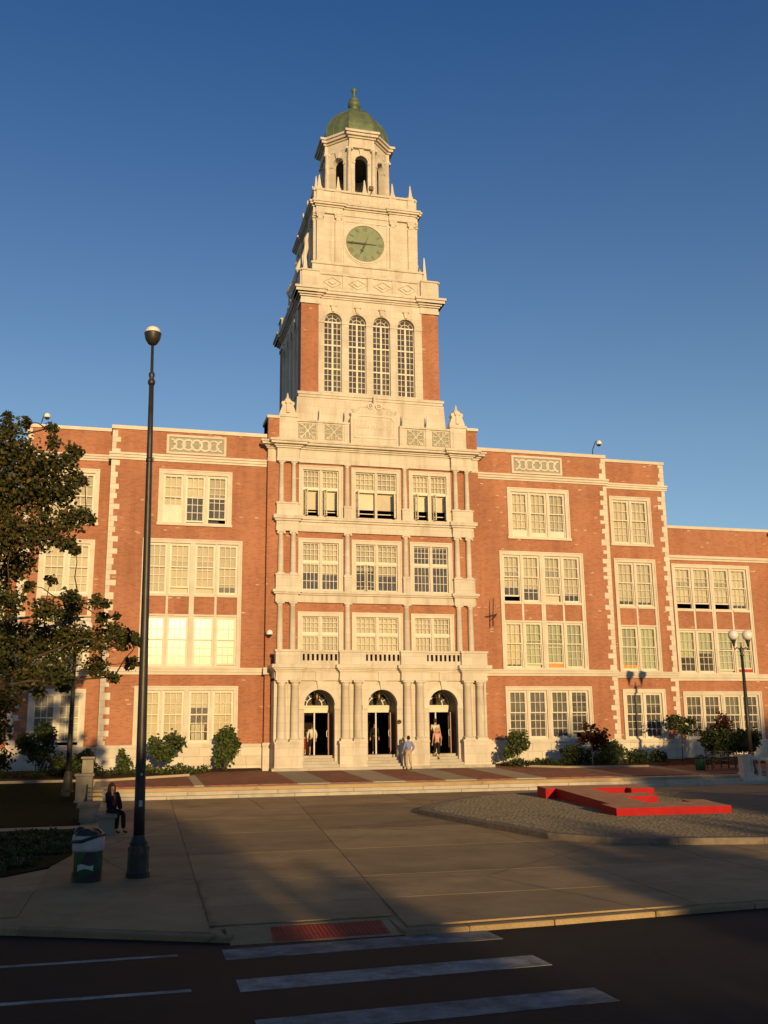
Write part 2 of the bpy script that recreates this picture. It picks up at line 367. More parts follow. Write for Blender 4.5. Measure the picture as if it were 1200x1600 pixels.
# ------------------------------------------------------------------ geometry helpers
class MB:
    """collects shapes and links them as one mesh object"""
    def __init__(s, T=None):
        s.v, s.f, s.m, s.sm, s.T = [], [], [], [], T
        s.cur, s.smooth = 0, False
    def add(s, vs, fs):
        o = len(s.v)
        s.v.extend(tuple(s.T(p)) if s.T else p for p in vs)
        for f in fs:
            s.f.append([i + o for i in f]); s.m.append(s.cur); s.sm.append(s.smooth)
    def box(s, x0, x1, y0, y1, z0, z1):
        s.add([(x0, y0, z0), (x1, y0, z0), (x1, y1, z0), (x0, y1, z0), (x0, y0, z1), (x1, y0, z1), (x1, y1, z1), (x0, y1, z1)],
              [(0, 3, 2, 1), (4, 5, 6, 7), (0, 1, 5, 4), (1, 2, 6, 5), (2, 3, 7, 6), (3, 0, 4, 7)])
    def frustum(s, x0, x1, y0, y1, z0, X0, X1, Y0, Y1, z1):
        s.add([(x0, y0, z0), (x1, y0, z0), (x1, y1, z0), (x0, y1, z0), (X0, Y0, z1), (X1, Y0, z1), (X1, Y1, z1), (X0, Y1, z1)],
              [(0, 3, 2, 1), (4, 5, 6, 7), (0, 1, 5, 4), (1, 2, 6, 5), (2, 3, 7, 6), (3, 0, 4, 7)])
    def prism(s, poly, y0, y1):
        """poly of (x, z), counter-clockwise seen from -Y, extruded from y0 (front) to y1"""
        n = len(poly)
        s.add([(x, y0, z) for x, z in poly] + [(x, y1, z) for x, z in poly],
              [list(range(n)), list(range(2 * n - 1, n - 1, -1))] + [(i, i + n, (i + 1) % n + n, (i + 1) % n) for i in range(n)])
    def slab(s, poly, z0, z1):
        """poly of (x, y) counter-clockwise from above; z may be callables of (x, y)"""
        n = len(poly)
        a = [(x, y, z0(x, y) if callable(z0) else z0) for x, y in poly]
        b = [(x, y, z1(x, y) if callable(z1) else z1) for x, y in poly]
        s.add(a + b, [list(range(n - 1, -1, -1)), list(range(n, 2 * n))] + [(i, (i + 1) % n, (i + 1) % n + n, i + n) for i in range(n)])
    def lathe(s, prof, cx, cy, seg=16, a0=0.0, rot=0.0, sx=1.0, sy=1.0):
        """prof of (r, z) from bottom to top"""
        n = len(prof); vs = []; fs = []
        for k in range(seg):
            a = rot + 2 * math.pi * k / seg
            vs += [(cx + r * math.cos(a) * sx, cy + r * math.sin(a) * sy, z) for r, z in prof]
        for k in range(seg):
            q = (k + 1) % seg
            for i in range(n - 1):
                fs.append((k * n + i, q * n + i, q * n + i + 1, k * n + i + 1))
        fs.append([k * n for k in range(seg - 1, -1, -1)]); fs.append([k * n + n - 1 for k in range(seg)])
        s.add(vs, fs)
    def tube(s, pts, rad, seg=6, closed=False):
        pts = [Vector(p) for p in pts]; n = len(pts)
        rads = rad if hasattr(rad, '__len__') else [rad] * n
        vs = []; prev = None
        for i, p in enumerate(pts):
            if closed:
                d = pts[(i + 1) % n] - pts[i - 1]
            else:
                d = pts[min(i + 1, n - 1)] - pts[max(i - 1, 0)]
            d.normalize()
            if prev is None:
                u = d.orthogonal().normalized()
            else:
                u = (prev - d * prev.dot(d))
                u = u.normalized() if u.length > 1e-6 else d.orthogonal().normalized()
            prev = u; w = d.cross(u)
            vs += [tuple(p + (u * math.cos(2 * math.pi * k / seg) + w * math.sin(2 * math.pi * k / seg)) * rads[i]) for k in range(seg)]
        fs = []
        for i in range(n if closed else n - 1):
            a, b = i * seg, ((i + 1) % n) * seg
            for k in range(seg):
                fs.append((a + k, a + (k + 1) % seg, b + (k + 1) % seg, b + k))
        if not closed:
            fs.append(list(range(seg - 1, -1, -1))); fs.append([(n - 1) * seg + k for k in range(seg)])
        s.add(vs, fs)
    def ball(s, c, rx, ry=None, rz=None, seg=14, rings=8):
        ry = ry or rx; rz = rz or rx
        prof = [(max(1e-4, math.sin(math.pi * i / rings)), -math.cos(math.pi * i / rings)) for i in range(rings + 1)]
        n = len(prof); vs = []; fs = []
        for k in range(seg):
            a = 2 * math.pi * k / seg
            vs += [(c[0] + r * math.cos(a) * rx, c[1] + r * math.sin(a) * ry, c[2] + z * rz) for r, z in prof]
        for k in range(seg):
            q = (k + 1) % seg
            for i in range(n - 1):
                fs.append((k * n + i, q * n + i, q * n + i + 1, k * n + i + 1))
        s.add(vs, fs)
    def arc_bar(s, cx, cz, r0, r1, a0, a1, y0, y1, n=16, sx=1.0):
        """flat ring segment in the XZ plane between radii r0 < r1, angles in degrees"""
        vs = []; fs = []
        for i in range(n + 1):
            a = R(a0 + (a1 - a0) * i / n); c, w = math.cos(a), math.sin(a)
            for r, y in ((r0, y0), (r1, y0), (r1, y1), (r0, y1)):
                vs.append((cx + r * c * sx, y, cz + r * w))
        for i in range(n):
            o, q = i * 4, i * 4 + 4
            for k in range(4):
                fs.append((o + k, o + (k + 1) % 4, q + (k + 1) % 4, q + k))
        fs.append((3, 2, 1, 0)); o = n * 4; fs.append((o, o + 1, o + 2, o + 3))
        s.add(vs, fs)
    def mesh(s, name, mats):
        me = bpy.data.meshes.new(name)
        me.from_pydata(s.v, [], s.f)
        for m in (mats if isinstance(mats, (list, tuple)) else [mats]):
            me.materials.append(M[m] if isinstance(m, str) else m)
        if len(s.f):
            me.polygons.foreach_set('material_index', s.m)
            me.polygons.foreach_set('use_smooth', s.sm)
        me.update()
        return me
    def build(s, name, mats, parent=None, kind=None, bevel=0.0):
        return link(name, s.mesh(name, mats), parent, kind, bevel)

def link(name, me, parent=None, kind=None, bevel=0.0):
    o = bpy.data.objects.new(name, me)
    COL.objects.link(o)
    if parent is not None:
        o.parent = parent
        # parts are modelled in world space: undo the place of the thing they hang on
        o.matrix_parent_inverse = Matrix.Translation(-world_loc(parent))
    if kind:
        o['kind'] = kind
    if bevel:
        b = o.modifiers.new('bevel', 'BEVEL'); b.width = bevel; b.segments = 2; b.limit_method = 'ANGLE'
    return o

def world_loc(o):
    v = Vector(o.location)
    if o.parent is not None:
        v = v + o.matrix_parent_inverse.translation + world_loc(o.parent)
    return v

def thing(name, label, cat, loc=(0, 0, 0), group=None):
    o = bpy.data.objects.new(name, None)
    o.empty_display_size = 0.3
    COL.objects.link(o)
    o.location = loc
    return tag(o, label, cat, group)

def tag(o, label=None, cat=None, group=None):
    if label: o['label'] = label
    if cat: o['category'] = cat
    if group: o['group'] = group
    return o

def copy_tree(o, dx, parent=None):
    c = o.copy(); COL.objects.link(c)
    if parent is None:
        c.location = Vector(o.location) + Vector(dx)
    else:
        c.parent = parent
    for ch in list(o.children):
        copy_tree(ch, dx, c)
    return c

def mir(*iv):
    """mirror intervals about the building axis"""
    return [(a, b) for a, b in iv] + [(-b, -a) for a, b in iv]

# ------------------------------------------------------------------ ground levels
def lp(y):                      # lower plaza falls gently towards the street
    return 0.0124 * (min(y, 42.4) - 21.4)
def up(y):                      # upper plaza rises to the doors
    return 0.69 + (y - 43.4) * 0.0395
ROAD = -0.155

# ------------------------------------------------------------------ the school
school = thing('school_building', 'red brick school with cream stone trim and a tall clock tower under a green dome', 'school', (0, 53, 0.9))

def wall(name, x0, x1, z0, z1, ops, y0, y1, m='brick', parent=None):
    """brick wall with real openings (x0, x1, z0, z1)"""
    b = MB()
    xs = sorted({x0, x1, *[v for o in ops for v in o[:2] if x0 < v < x1]})
    for a, c in zip(xs, xs[1:]):
        mid = (a + c) / 2
        cuts = sorted([(o[2], o[3]) for o in ops if o[0] < mid < o[1]])
        z = z0
        for p, q in cuts:
            if p > z: b.box(a, c, y0, y1, z, p)
            z = max(z, q)
        if z < z1: b.box(a, c, y0, y1, z, z1)
    return b.build(name, m, parent or school)

def sash_unit(win, x0, x1, z0, z1, y, st, cols=3, rows=(2, 3), glass='glass'):
    """one double-hung unit: sash timbers, glass, blind. st = dict(open, blind, bm, low)"""
    op = st.get('open', 0.0)
    h = z1 - z0
    zm = z0 + h * st.get('meet', 0.545)
    t, fr = 0.03, 0.065
    b = MB(); g = MB()
    b.box(x0, x0 + fr, y + 0.05, y + 0.20, z0, z1); b.box(x1 - fr, x1, y + 0.05, y + 0.20, z0, z1)
    b.box(x0 + fr, x1 - fr, y + 0.05, y + 0.20, z1 - 0.07, z1)
    b.box(x0 + fr, x1 - fr, y + 0.03, y + 0.20, z0, z0 + 0.05)
    a0, a1 = x0 + fr, x1 - fr
    def leaf(za, zb, yy, nr, bot):
        b.box(a0, a0 + 0.045, yy, yy + 0.045, za, zb); b.box(a1 - 0.045, a1, yy, yy + 0.045, za, zb)
        b.box(a0 + 0.045, a1 - 0.045, yy, yy + 0.045, za, za + bot); b.box(a0 + 0.045, a1 - 0.045, yy, yy + 0.045, zb - 0.05, zb)
        i0, i1, j0, j1 = a0 + 0.045, a1 - 0.045, za + bot, zb - 0.05
        for k in range(1, cols):
            x = i0 + (i1 - i0) * k / cols
            b.box(x - t / 2, x + t / 2, yy + 0.004, yy + 0.04, j0, j1)
        for k in range(1, nr):
            z = j0 + (j1 - j0) * k / nr
            b.box(i0, i1, yy + 0.006, yy + 0.038, z - t / 2, z + t / 2)
        g.add([(i0, yy + 0.022, j0), (i1, yy + 0.022, j0), (i1, yy + 0.022, j1), (i0, yy + 0.022, j1)], [(0, 1, 2, 3)])
    leaf(zm - 0.05, z1 - 0.07, y + 0.07, rows[0], 0.06)
    leaf(z0 + 0.05 + op, zm + op * 0.0 + 0.02 + min(op, 0.5), y + 0.13, rows[1], 0.09)
    b.build('sash', 'wood', win)
    g.build('pane', glass, win)
    bl = st.get('blind', 0.0)
    if bl > 0:
        q = MB()
        zb = z1 - h * bl
        q.box(x0 + 0.04, x1 - 0.04, y + 0.27, y + 0.285, zb, z1 - 0.01)
        q.box(x0 + 0.04, x1 - 0.04, y + 0.26, y + 0.295, zb - 0.03, zb)
        q.build('roller_blind', st.get('bm', 'blind'), win)
    if st.get('low', 0) > 0:                       # a board closing the foot of the window
        q = MB(); q.box(a0, a1, y + 0.11, y + 0.125, z0 + 0.05, z0 + 0.05 + st['low'])
        q.build('lower_board', st.get('lm', 'wood'), win)

def window(x0, x1, z0, z1, y, units, spandrel=None, states=(), tall=None, sill=True, glass='glass', cols=3, rows=(2, 3), t=0.21, centre=0.26, small=0.12, glasses=None, proud=0.045):
    """stone surround with a row of units; units = list of group sizes, e.g. [2, 2]"""
    b = MB()
    yf, yb = y - proud, y + 0.36
    b.box(x0 - 0.01, x0 + t, yf, yb, z0, z1 + 0.01); b.box(x1 - t, x1 + 0.01, yf, yb, z0, z1 + 0.01)
    b.box(x0 + t, x1 - t, yf, yb, z1 - t, z1 + 0.01)
    # raised outer fillet of the architrave
    b.box(x0 - 0.012, x0 + 0.06, yf - 0.03, yf, z0, z1 + 0.012); b.box(x1 - 0.06, x1 + 0.012, yf - 0.03, yf, z0, z1 + 0.012)
    b.box(x0 + 0.06, x1 - 0.06, yf - 0.03, yf, z1 - 0.06, z1 + 0.012)
    zs = z0
    if sill:
        b.box(x0 - 0.05, x1 + 0.05, y - 0.10, yb, z0 - 0.015, z0 + 0.13); zs = z0 + 0.13
    else:
        b.box(x0 + t, x1 - t, yf + 0.01, yb, z0, z0 + 0.07); zs = z0 + 0.07
    n = sum(units)
    inner = (x1 - x0) - 2 * t - centre * (len(units) - 1) - small * (n - len(units))
    w = inner / n
    spans = []; x = x0 + t
    for gi, cnt in enumerate(units):
        for k in range(cnt):
            spans.append((x, x + w)); x += w
            if k < cnt - 1:
                b.box(x, x + small, y + 0.0, yb, zs, z1 - t); x += small
        if gi < len(units) - 1:
            b.box(x, x + centre, y - 0.03, yb, zs, z1 - t)
            b.box(x + centre * 0.36, x + centre * 0.64, y - 0.05, y - 0.03, zs, z1 - t); x += centre
    tiers = [(zs, z1 - t)]
    if spandrel:
        s0, s1 = spandrel
        tiers = [(zs, s0 - 0.10), (s1 + 0.13, z1 - t)]
        for (a, c) in spans:
            b.box(a, c, y - 0.02, yb, s0 - 0.10, s0); b.box(a, c, y - 0.05, yb, s1, s1 + 0.13)
    win = b.build('window', 'trim', school)
    if spandrel:
        for (a, c) in spans:
            q = MB(); q.box(a, c, y + 0.03, y + 0.34, spandrel[0], spandrel[1]); q.build('spandrel_panel', 'brick', win)
    k = 0
    for ti, (za, zb) in enumerate(reversed(tiers)):          # upper tier first, left to right
        for (a, c) in spans:
            st = states[k] if k < len(states) else {}
            g = st.get('g', glass)
            sash_unit(win, a, c, za, zb, y + 0.02, st, cols, rows, g)
            k += 1
    return win

def U(blind=0.0, open=0.0, bm='blind', **k):
    return dict(blind=blind, open=open, bm=bm, **k)

YW, YE, YF = 53.0, 53.9, 54.8          # main wings, end bays, far wings
TH = 0.42
G = 'blind_grey'; PG = 'blind_pale'

def ashlar(x0, x1, z0, z1, yf, yb, seed, courses=3):
    """coursed stone blocks, joints left open over the wall behind"""
    rr = random.Random(seed); h = (z1 - z0) / courses
    for c in range(courses):
        x = x0; first = True
        while x < x1 - .02:
            w = rr.uniform(.85, 1.15) * (.55 if first and c % 2 else 1.0); first = False
            e = x1 if x + w > x1 - .35 else x + w
            b = MB(); b.box(x + .005, e - .005, yf + rr.uniform(-.003, .003), yb, z0 + c * h + .005, z0 + (c + 1) * h - .004)
            b.build('ashlar_block', 'trim', school, bevel=.008); x = e
# ---- main wings
for s in (-1, 1):
    X = lambda a, b: (a, b) if s > 0 else (-b, -a)
    o3 = (*X(7.97, 11.84), 13.70, 16.74); o2 = (*X(7.35, 12.54), 6.20, 12.95); o1 = (*X(7.42, 12.65), 2.33, 5.26)
    x0, x1 = X(6.08, 14.33)
    wall('brick_wall', x0, x1, 2.33, 18.85, [o3, o2, o1], YW, YW + TH)
    if s < 0:
        window(*o3, YW, [3], states=[U(1), U(.47), U(.5), ], tall=True, glass='glass') if False else None
    st3 = [U(.98, 0, 'blind', low=.95), U(.42, .06), U(.46, .22)] if s < 0 else [U(.95, 0, low=.38), U(.95, 0, low=.25), U(.95, 0, low=.36)]
    window(*o3, YW, [3], states=st3, t=0.24)
    if s < 0:
        st2 = [U(1.0), U(.99, .30), U(.99, .30), U(.83), U(1.0), U(1.0), U(1.0), U(1.0, .05)]
    else:
        st2 = [U(.66, .27), U(.70), U(.96, .38), U(.82), U(1, 0, PG), U(1, .17, PG), U(1, .22, PG, low=.24, lm='orange'), U(1, 0, PG)]
        st2[4] = U(.90, 0, 'blind', low=0)
    if s < 0:
        for q in st2[4:]: q['g'] = 'glass_clear'
        for q in st2[:4]: q['g'] = 'glass_film'
    window(*o2, YW, [2, 2], spandrel=(8.97, 9.90), states=st2, sill=False)
    if s < 0:
        st1 = [U(1), U(.86), U(.32), U(1)]
        window(*o1, YW, [2, 2], states=st1, sill=False)
    else:
        window(*o1, YW, [2, 2], states=[U(.5, 0, G), U(.5, 0, G), U(.45, 0, G), U(.1, .28, G)], sill=False, glass='glass_dusty')
    b = MB()                                     # plinth with its moulded top
    b.box(x0 - 0.02 * (s < 0), x1 + 0.02 * (s > 0), YW - 0.05, YW + TH, 0.3, 2.17)
    ashlar(x0 - 0.04 * (s < 0), x1 + 0.04 * (s > 0), .82, 2.17, YW - .10, YW - .04, 40 + s)
    b.box(x0 - 0.06 * (s < 0), x1 + 0.06 * (s > 0), YW - 0.15, YW + TH, 2.17, 2.33)
    b.build('stone_plinth', 'stone', school)
    b = MB()                                     # belt course
    b.box(x0, x1, YW - 0.10, YW + 0.02, 5.84, 5.98); b.box(x0, x1, YW - 0.17, YW + 0.02, 5.98, 6.12); b.box(x0, x1, YW - 0.21, YW + 0.02, 6.12, 6.20)
    b.build('belt_course', 'trim', school)
    b = MB()                                     # cornice band
    e0, e1 = (x0 - .0, x1 + .14) if s > 0 else (x0 - .14, x1)
    b.box(e0, e1, YW - 0.06, YW + 0.02, 17.17, 17.28); b.box(e0, e1, YW - 0.13, YW + 0.02, 17.28, 17.42); b.box(e0, e1, YW - 0.20, YW + 0.02, 17.42, 17.53)
    b.build('cornice_band', 'trim', school)
    b = MB()
    e0, e1 = (x0, x1 + .07) if s > 0 else (x0 - .07, x1)
    b.box(e0, e1, YW - 0.07, YW + TH + 0.1, 18.85, 19.05)
    b.build('coping', 'trim', school)
    # pierced parapet panel: frame, screen, interlaced rings
    gx = 9.92 * s
    b = MB()
    gl, gr = gx - 1.60, gx + 1.60
    b.box(gl, gr, YW - 0.06, YW - 0.002, 17.62, 17.74); b.box(gl, gr, YW - 0.06, YW - 0.002, 18.58, 18.71)
    b.box(gl, gl + .13, YW - 0.06, YW - 0.002, 17.74, 18.58); b.box(gr - .13, gr, YW - 0.06, YW - 0.002, 17.74, 18.58)
    gp = b.build('parapet_panel', 'trim', school)
    b = MB(); b.box(gl + .13, gr - .13, YW - 0.012, YW - 0.003, 17.74, 18.58); b.build('pierced_screen', 'grille', gp)
    for k, (a0, a1) in enumerate([(-90, 90), (-150, 150), (30, 330), (0, 360), (-150, 150), (30, 330), (90, 270)]):
        cx = gx + (k - 3) * 0.455
        b = MB(); b.arc_bar(cx, 18.16, 0.235, 0.335, a0, a1, YW - 0.055 - 0.003 * (k % 2), YW - 0.013, 20)
        if a1 - a0 == 300:
            for a in (a0, a1):
                b.lathe([(0.075, 0), (0.075, 0.04)], 0, 0, 8) if False else None
                ca, sa = math.cos(R(a)), math.sin(R(a))
                b.box(cx + .285 * ca - .07, cx + .285 * ca + .07, YW - 0.062, YW - 0.013, 18.16 + .285 * sa - .07, 18.16 + .285 * sa + .07)
        b.build('ring', 'trim', gp)

# ---- end bays and far wings
for s in (-1, 1):
    X = lambda a, b: (a, b) if s > 0 else (-b, -a)
    o3 = (*X(14.93, 17.70), 13.71, 16.77); o2 = (*X(15.0, 17.74), 6.16, 12.91); o1 = (*X(15.06, 17.80), 2.25, 5.15)
    x0, x1 = X(14.33, 18.74)
    wall('brick_wall', x0, x1, 2.27, 18.92, [o3, o2, o1], YE, YE + TH)
    window(*o3, YE, [2], states=[U(1), U(1)], t=.22)
    window(*o2, YE, [2], spandrel=(8.92, 9.90), sill=False,
           states=[U(.86), U(.88), U(1, 0, PG), U(1, 0, PG)] if s > 0 else [U(1), U(1), U(1), U(1)])
    if s > 0:
        window(*o1, YE, [2], states=[U(.4, 0, G), U(.3, 0, G)], sill=False, glass='glass_dusty')
        b = MB(); b.box(15.32, 16.22, YE + .16, YE + .18, 6.30, 6.56)
        q = b.build('window_board', 'orange', school)
    else:
        window(*o1, YE, [2], states=[U(.9, 0, G), U(.86, .14, G)], sill=False, glass='glass_dusty')
    b = MB()
    ashlar(x0, x1, .78, 2.10, YE - .10, YE - .04, 50 + s)
    b.box(x0, x1, YE - 0.05, YE + TH, 0.3, 2.10); b.box(x0, x1, YE - 0.15, YE + TH, 2.10, 2.27)
    b.build('stone_plinth', 'stone', school)
    b = MB()
    b.box(x0, x1, YE - 0.10, YE + 0.02, 5.81, 5.94); b.box(x0, x1, YE - 0.17, YE + 0.02, 5.94, 6.08); b.box(x0, x1, YE - 0.21, YE + 0.02, 6.08, 6.16)
    b.build('belt_course', 'trim', school)
    b = MB()
    e0, e1 = (x0, x1 + .14) if s > 0 else (x0 - .14, x1)
    b.box(e0, e1, YE - 0.06, YE + 0.02, 17.24, 17.35); b.box(e0, e1, YE - 0.13, YE + 0.02, 17.35, 17.47); b.box(e0, e1, YE - 0.19, YE + 0.02, 17.47, 17.57)
    b.build('cornice_band', 'trim', school)
    b = MB()
    e0, e1 = (x0, x1 + .08) if s > 0 else (x0 - .08, x1)
    b.box(e0, e1, YE - 0.07, YE + TH + 0.1, 18.92, 19.10)
    b.build('coping', 'trim', school)
    # far wing
    p2 = (*X(19.36, 24.82), 6.10, 12.87); p1 = (*X(19.5, 24.9), 2.2, 5.06)
    far = [p2, p1]
    x0, x1 = X(18.74, 26.55)
    wall('brick_wall', x0, x1, 2.2, 15.12, far, YF, YF + TH)
    if s > 0:
        window(*p2, YF, [2, 2], spandrel=(8.85, 9.93), sill=False,
               states=[U(.80, .30), U(.80, .30), U(.80, .30), U(.86), U(.62, 0, PG), U(.52, 0, PG), U(1, .10, PG), U(1, .2, PG, low=.2, lm='tactile')])
        window(*p1, YF, [2, 2], states=[U(.3, 0, G), U(.3, 0, G), U(.46), U(.2, 0, G)], sill=False, glass='glass_dusty')
    else:
        window(*p2, YF, [2, 2], spandrel=(8.85, 9.93), sill=False, states=[U(1)] * 8)
        window(*p1, YF, [2, 2], states=[U(.8, 0, G)] * 4, sill=False, glass='glass_dusty')
    b = MB(); b.box(x0, x1, YF - 0.10, YF + TH, 0.3, 2.04); b.box(x0, x1, YF - 0.15, YF + TH, 2.04, 2.2); b.build('stone_plinth', 'stone', school)
    b = MB(); b.box(x0, x1, YF - 0.10, YF + 0.02, 5.70, 5.86); b.box(x0, x1, YF - 0.18, YF + 0.02, 5.86, 6.10); b.build('belt_course', 'trim', school)
    b = MB(); b.box(x0, x1, YF - 0.08, YF + 0.02, 13.11, 13.24); b.box(x0, x1, YF - 0.17, YF + 0.02, 13.24, 13.40); b.build('cornice_band', 'trim', school)
    b = MB(); b.box(x0, x1, YF - 0.07, YF + TH + .1, 15.12, 15.30); b.build('coping', 'trim', school)
    # the projecting pavilion at the end of the far wing, mostly out of frame
    x0, x1 = X(26.5, 36.0)
    b = MB(); b.box(x0, x1, YE, YF + 12, 0.3, 15.0); b.build('brick_wall', 'brick', school)
    b = MB(); b.box(x0 - .08, x1 + .08, YE - 0.12, YF + 12.1, 15.0, 15.12); b.box(x0 - .06, x1 + .06, YE - 0.1, YE + .02, 13.1, 13.4); b.build('coping', 'trim', school)
    # wing body behind the windows: side walls, back, roof, dim rooms
    x0, x1 = X(6.2, 18.74)
    b = MB()
    sx0, sx1 = X(18.32, 18.735)
    b.box(sx0, sx1, YE + TH + .005, 67, 0.3, 18.915); b.box(x0, x1, 67, 67.4, 0.3, 18.9)
    b.build('brick_wall', 'brick', school)
    rx0, rx1 = X(6.1, 18.30)
    b = MB(); b.box(rx0, rx1, YE + TH + .1, 66.99, 17.9, 18.2); b.build('flat_roof', 'roof', school)
    rx0, rx1 = X(18.8, 26.1)
    b = MB(); b.box(rx0, rx1, YF + TH + .1, 66.9, 14.3, 14.6); b.box(rx0, rx1, 66.9, 67.3, 0.3, 14.6); b.build('flat_roof', 'roof', school)
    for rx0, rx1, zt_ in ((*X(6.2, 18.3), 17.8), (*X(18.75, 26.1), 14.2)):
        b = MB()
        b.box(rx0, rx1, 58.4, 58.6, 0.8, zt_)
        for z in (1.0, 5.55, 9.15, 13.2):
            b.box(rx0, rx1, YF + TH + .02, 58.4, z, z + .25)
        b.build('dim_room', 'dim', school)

# ---- stone quoins, every block its own piece
qm = {}
def quoins(xc, side, y, z0, z1, seed, skip=()):
    rr = random.Random(seed)
    z = z0; k = 0
    while z < z1 - 0.08:
        h = min(rr.choice((0.215, 0.29, 0.29, 0.36)), z1 - z)
        w = rr.choice((0.20, 0.26)) if k % 2 else rr.choice((0.34, 0.42, 0.50))
        key = (round(w, 3), round(h, 3), side)
        if key not in qm:
            b = MB(); a, c = (-w, 0.02) if side > 0 else (-0.02, w)
            b.box(a, c, -0.022, 0.25, 0.004, h - 0.004)
            qm[key] = b.mesh('quoin_stone', 'trim')
        if not any(a < z + h and z < c for a, c in skip):
            o = link('quoin_stone', qm[key], school)
            o.location = (xc, y, z)
        z += h; k += 1
for s in (-1, 1):
    quoins(14.33 * s, s, YW, 2.34, 5.83, 3 + s); quoins(14.33 * s, s, YW, 6.21, 17.16, 7 + s); quoins(14.33 * s, s, YW, 17.54, 18.84, 11 + s)
    quoins(18.74 * s, s, YE, 2.28, 5.80, 13 + s); quoins(18.74 * s, s, YE, 6.17, 17.23, 17 + s); quoins(18.74 * s, s, YE, 17.58, 18.91, 19 + s)

# ------------------------------------------------------------------ entrance pavilion, upper floors
YB, YS = 52.6, 52.45                   # brick face, column/entablature face
b2 = [(-4.36, -1.91), (-1.41, 1.41), (1.91, 4.36)]
ops = [(a, c, 6.55, 9.17) for a, c in b2] + [(a, c, 10.29, 13.18) for a, c in b2] + [(a, c, 14.36, 17.28) for a, c in b2]
wall('brick_wall', -6.08, 6.08, 6.2, 18.6, ops, YB, YB + 0.5)
pst = {
 0: [[U(1), U(1)], [U(1), U(1)], [U(1), U(1)]],
 1: [[U(.62), U(.66)], [U(.56), U(.66)], [U(.04), U(.04)]],
 2: [[U(.84), U(.84)], [U(.80), U(.80)], [U(.78), U(.78)]]}
def casement_unit(win, x0, x1, z0, z1, y, st, openl):
    """upper light of 12 panes over a lower light of 12; openl = hinge side of a casement standing open, or None"""
    h = z1 - z0; zm = z0 + h * 0.56; t = 0.028
    b = MB(); g = MB()
    def light(a0, a1, za, zb, T=None):
        bb = MB(T); gg = MB(T)
        yy = y + 0.08
        bb.box(a0, a0 + .05, yy, yy + .05, za, zb); bb.box(a1 - .05, a1, yy, yy + .05, za, zb)
        bb.box(a0 + .05, a1 - .05, yy, yy + .05, za, za + .06); bb.box(a0 + .05, a1 - .05, yy, yy + .05, zb - .05, zb)
        n = 4 if a1 - a0 > 0.7 else 2
        i0, i1, j0, j1 = a0 + .05, a1 - .05, za + .06, zb - .05
        for k in range(1, n):
            x = i0 + (i1 - i0) * k / n; bb.box(x - t / 2, x + t / 2, yy + .005, yy + .045, j0, j1)
        for k in range(1, 3):
            z = j0 + (j1 - j0) * k / 3; bb.box(i0, i1, yy + .007, yy + .043, z - t / 2, z + t / 2)
        gg.add([(i0, yy + .024, j0), (i1, yy + .024, j0), (i1, yy + .024, j1), (i0, yy + .024, j1)], [(0, 1, 2, 3)])
        for src, dst in ((bb, b), (gg, g)):
            o = len(dst.v); dst.v += src.v
            for f in src.f:
                dst.f.append([i + o for i in f]); dst.m.append(0); dst.sm.append(False)
    b.box(x0, x1, y + .02, y + .2, zm, zm + .12)
    light(x0, x1, zm + .12, z1)
    if openl is None:
        light(x0, x1, z0, zm)
    else:
        xm = (x0 + x1) / 2
        for hx, ang in openl:                       # casement leaves swung outwards about their hinge
            c, sn = math.cos(R(ang)), math.sin(R(ang))
            yy = y + 0.08
            def T(p, hx=hx, c=c, sn=sn, yy=yy):
                dx, dy = p[0] - hx, p[1] - yy
                return (hx + dx * c - dy * sn, yy + dx * sn + dy * c, p[2])
            a0, a1 = (hx, hx + (x1 - x0) / 2) if hx < xm else (hx - (x1 - x0) / 2, hx)
            light(a0, a1, z0, zm, T)
        b.box(x0, x1, y + .2, y + .22, z0 + (zm - z0) * .18, z0 + (zm - z0) * .21)
    b.build('sash', 'wood', win); g.build('pane', 'glass', win)
    if st.get('blind', 0):
        zb = z1 - h * st['blind']
        q = MB(); q.box(x0 + .02, x1 - .02, y + .27, y + .285, zb, z1); q.build('roller_blind', st.get('bm', 'blind'), win)

for fl, (z0, z1) in enumerate(((6.55, 9.17), (10.29, 13.18), (14.36, 17.28))):
    for wi, (x0, x1) in enumerate(b2):
        b = MB(); t = 0.23; y = YB
        b.box(x0 - .01, x0 + t, y - .05, y + .4, z0, z1 + .01); b.box(x1 - t, x1 + .01, y - .05, y + .4, z0, z1 + .01)
        b.box(x0 + t, x1 - t, y - .05, y + .4, z1 - t, z1 + .01)
        b.box(x0 - .012, x0 + .06, y - .08, y - .05, z0, z1 + .012); b.box(x1 - .06, x1 + .012, y - .08, y - .05, z0, z1 + .012); b.box(x0 + .06, x1 - .06, y - .08, y - .05, z1 - .06, z1 + .012)
        b.box(x0 + t, x1 - t, y - .04, y + .4, z0, z0 + .08)
        xm = (x0 + x1) / 2
        b.box(xm - .07, xm + .07, y + .0, y + .4, z0 + .08, z1 - t)
        win = b.build('window', 'trim', school)
        for k, (a, c) in enumerate(((x0 + t, xm - .07), (xm + .07, x1 - t))):
            op = None
            if fl == 2:
                op = [(a + .01, -68), (c - .01, 80)] if wi != 1 else ([(c - .01, 70)] if k else [(a + .01, -84)])
            elif fl == 1 and wi == 1 and k == 0:
                op = [(a + .01, -25), (c - .01, 25)]
            casement_unit(win, a, c, z0 + .08, z1 - t, y + .02, pst[fl][wi][k], op)
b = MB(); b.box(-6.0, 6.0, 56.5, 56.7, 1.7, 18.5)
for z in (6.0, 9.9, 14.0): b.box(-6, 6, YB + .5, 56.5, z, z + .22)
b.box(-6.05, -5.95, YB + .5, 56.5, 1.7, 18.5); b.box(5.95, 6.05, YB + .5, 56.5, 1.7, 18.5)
b.build('dim_room', 'dark', school)
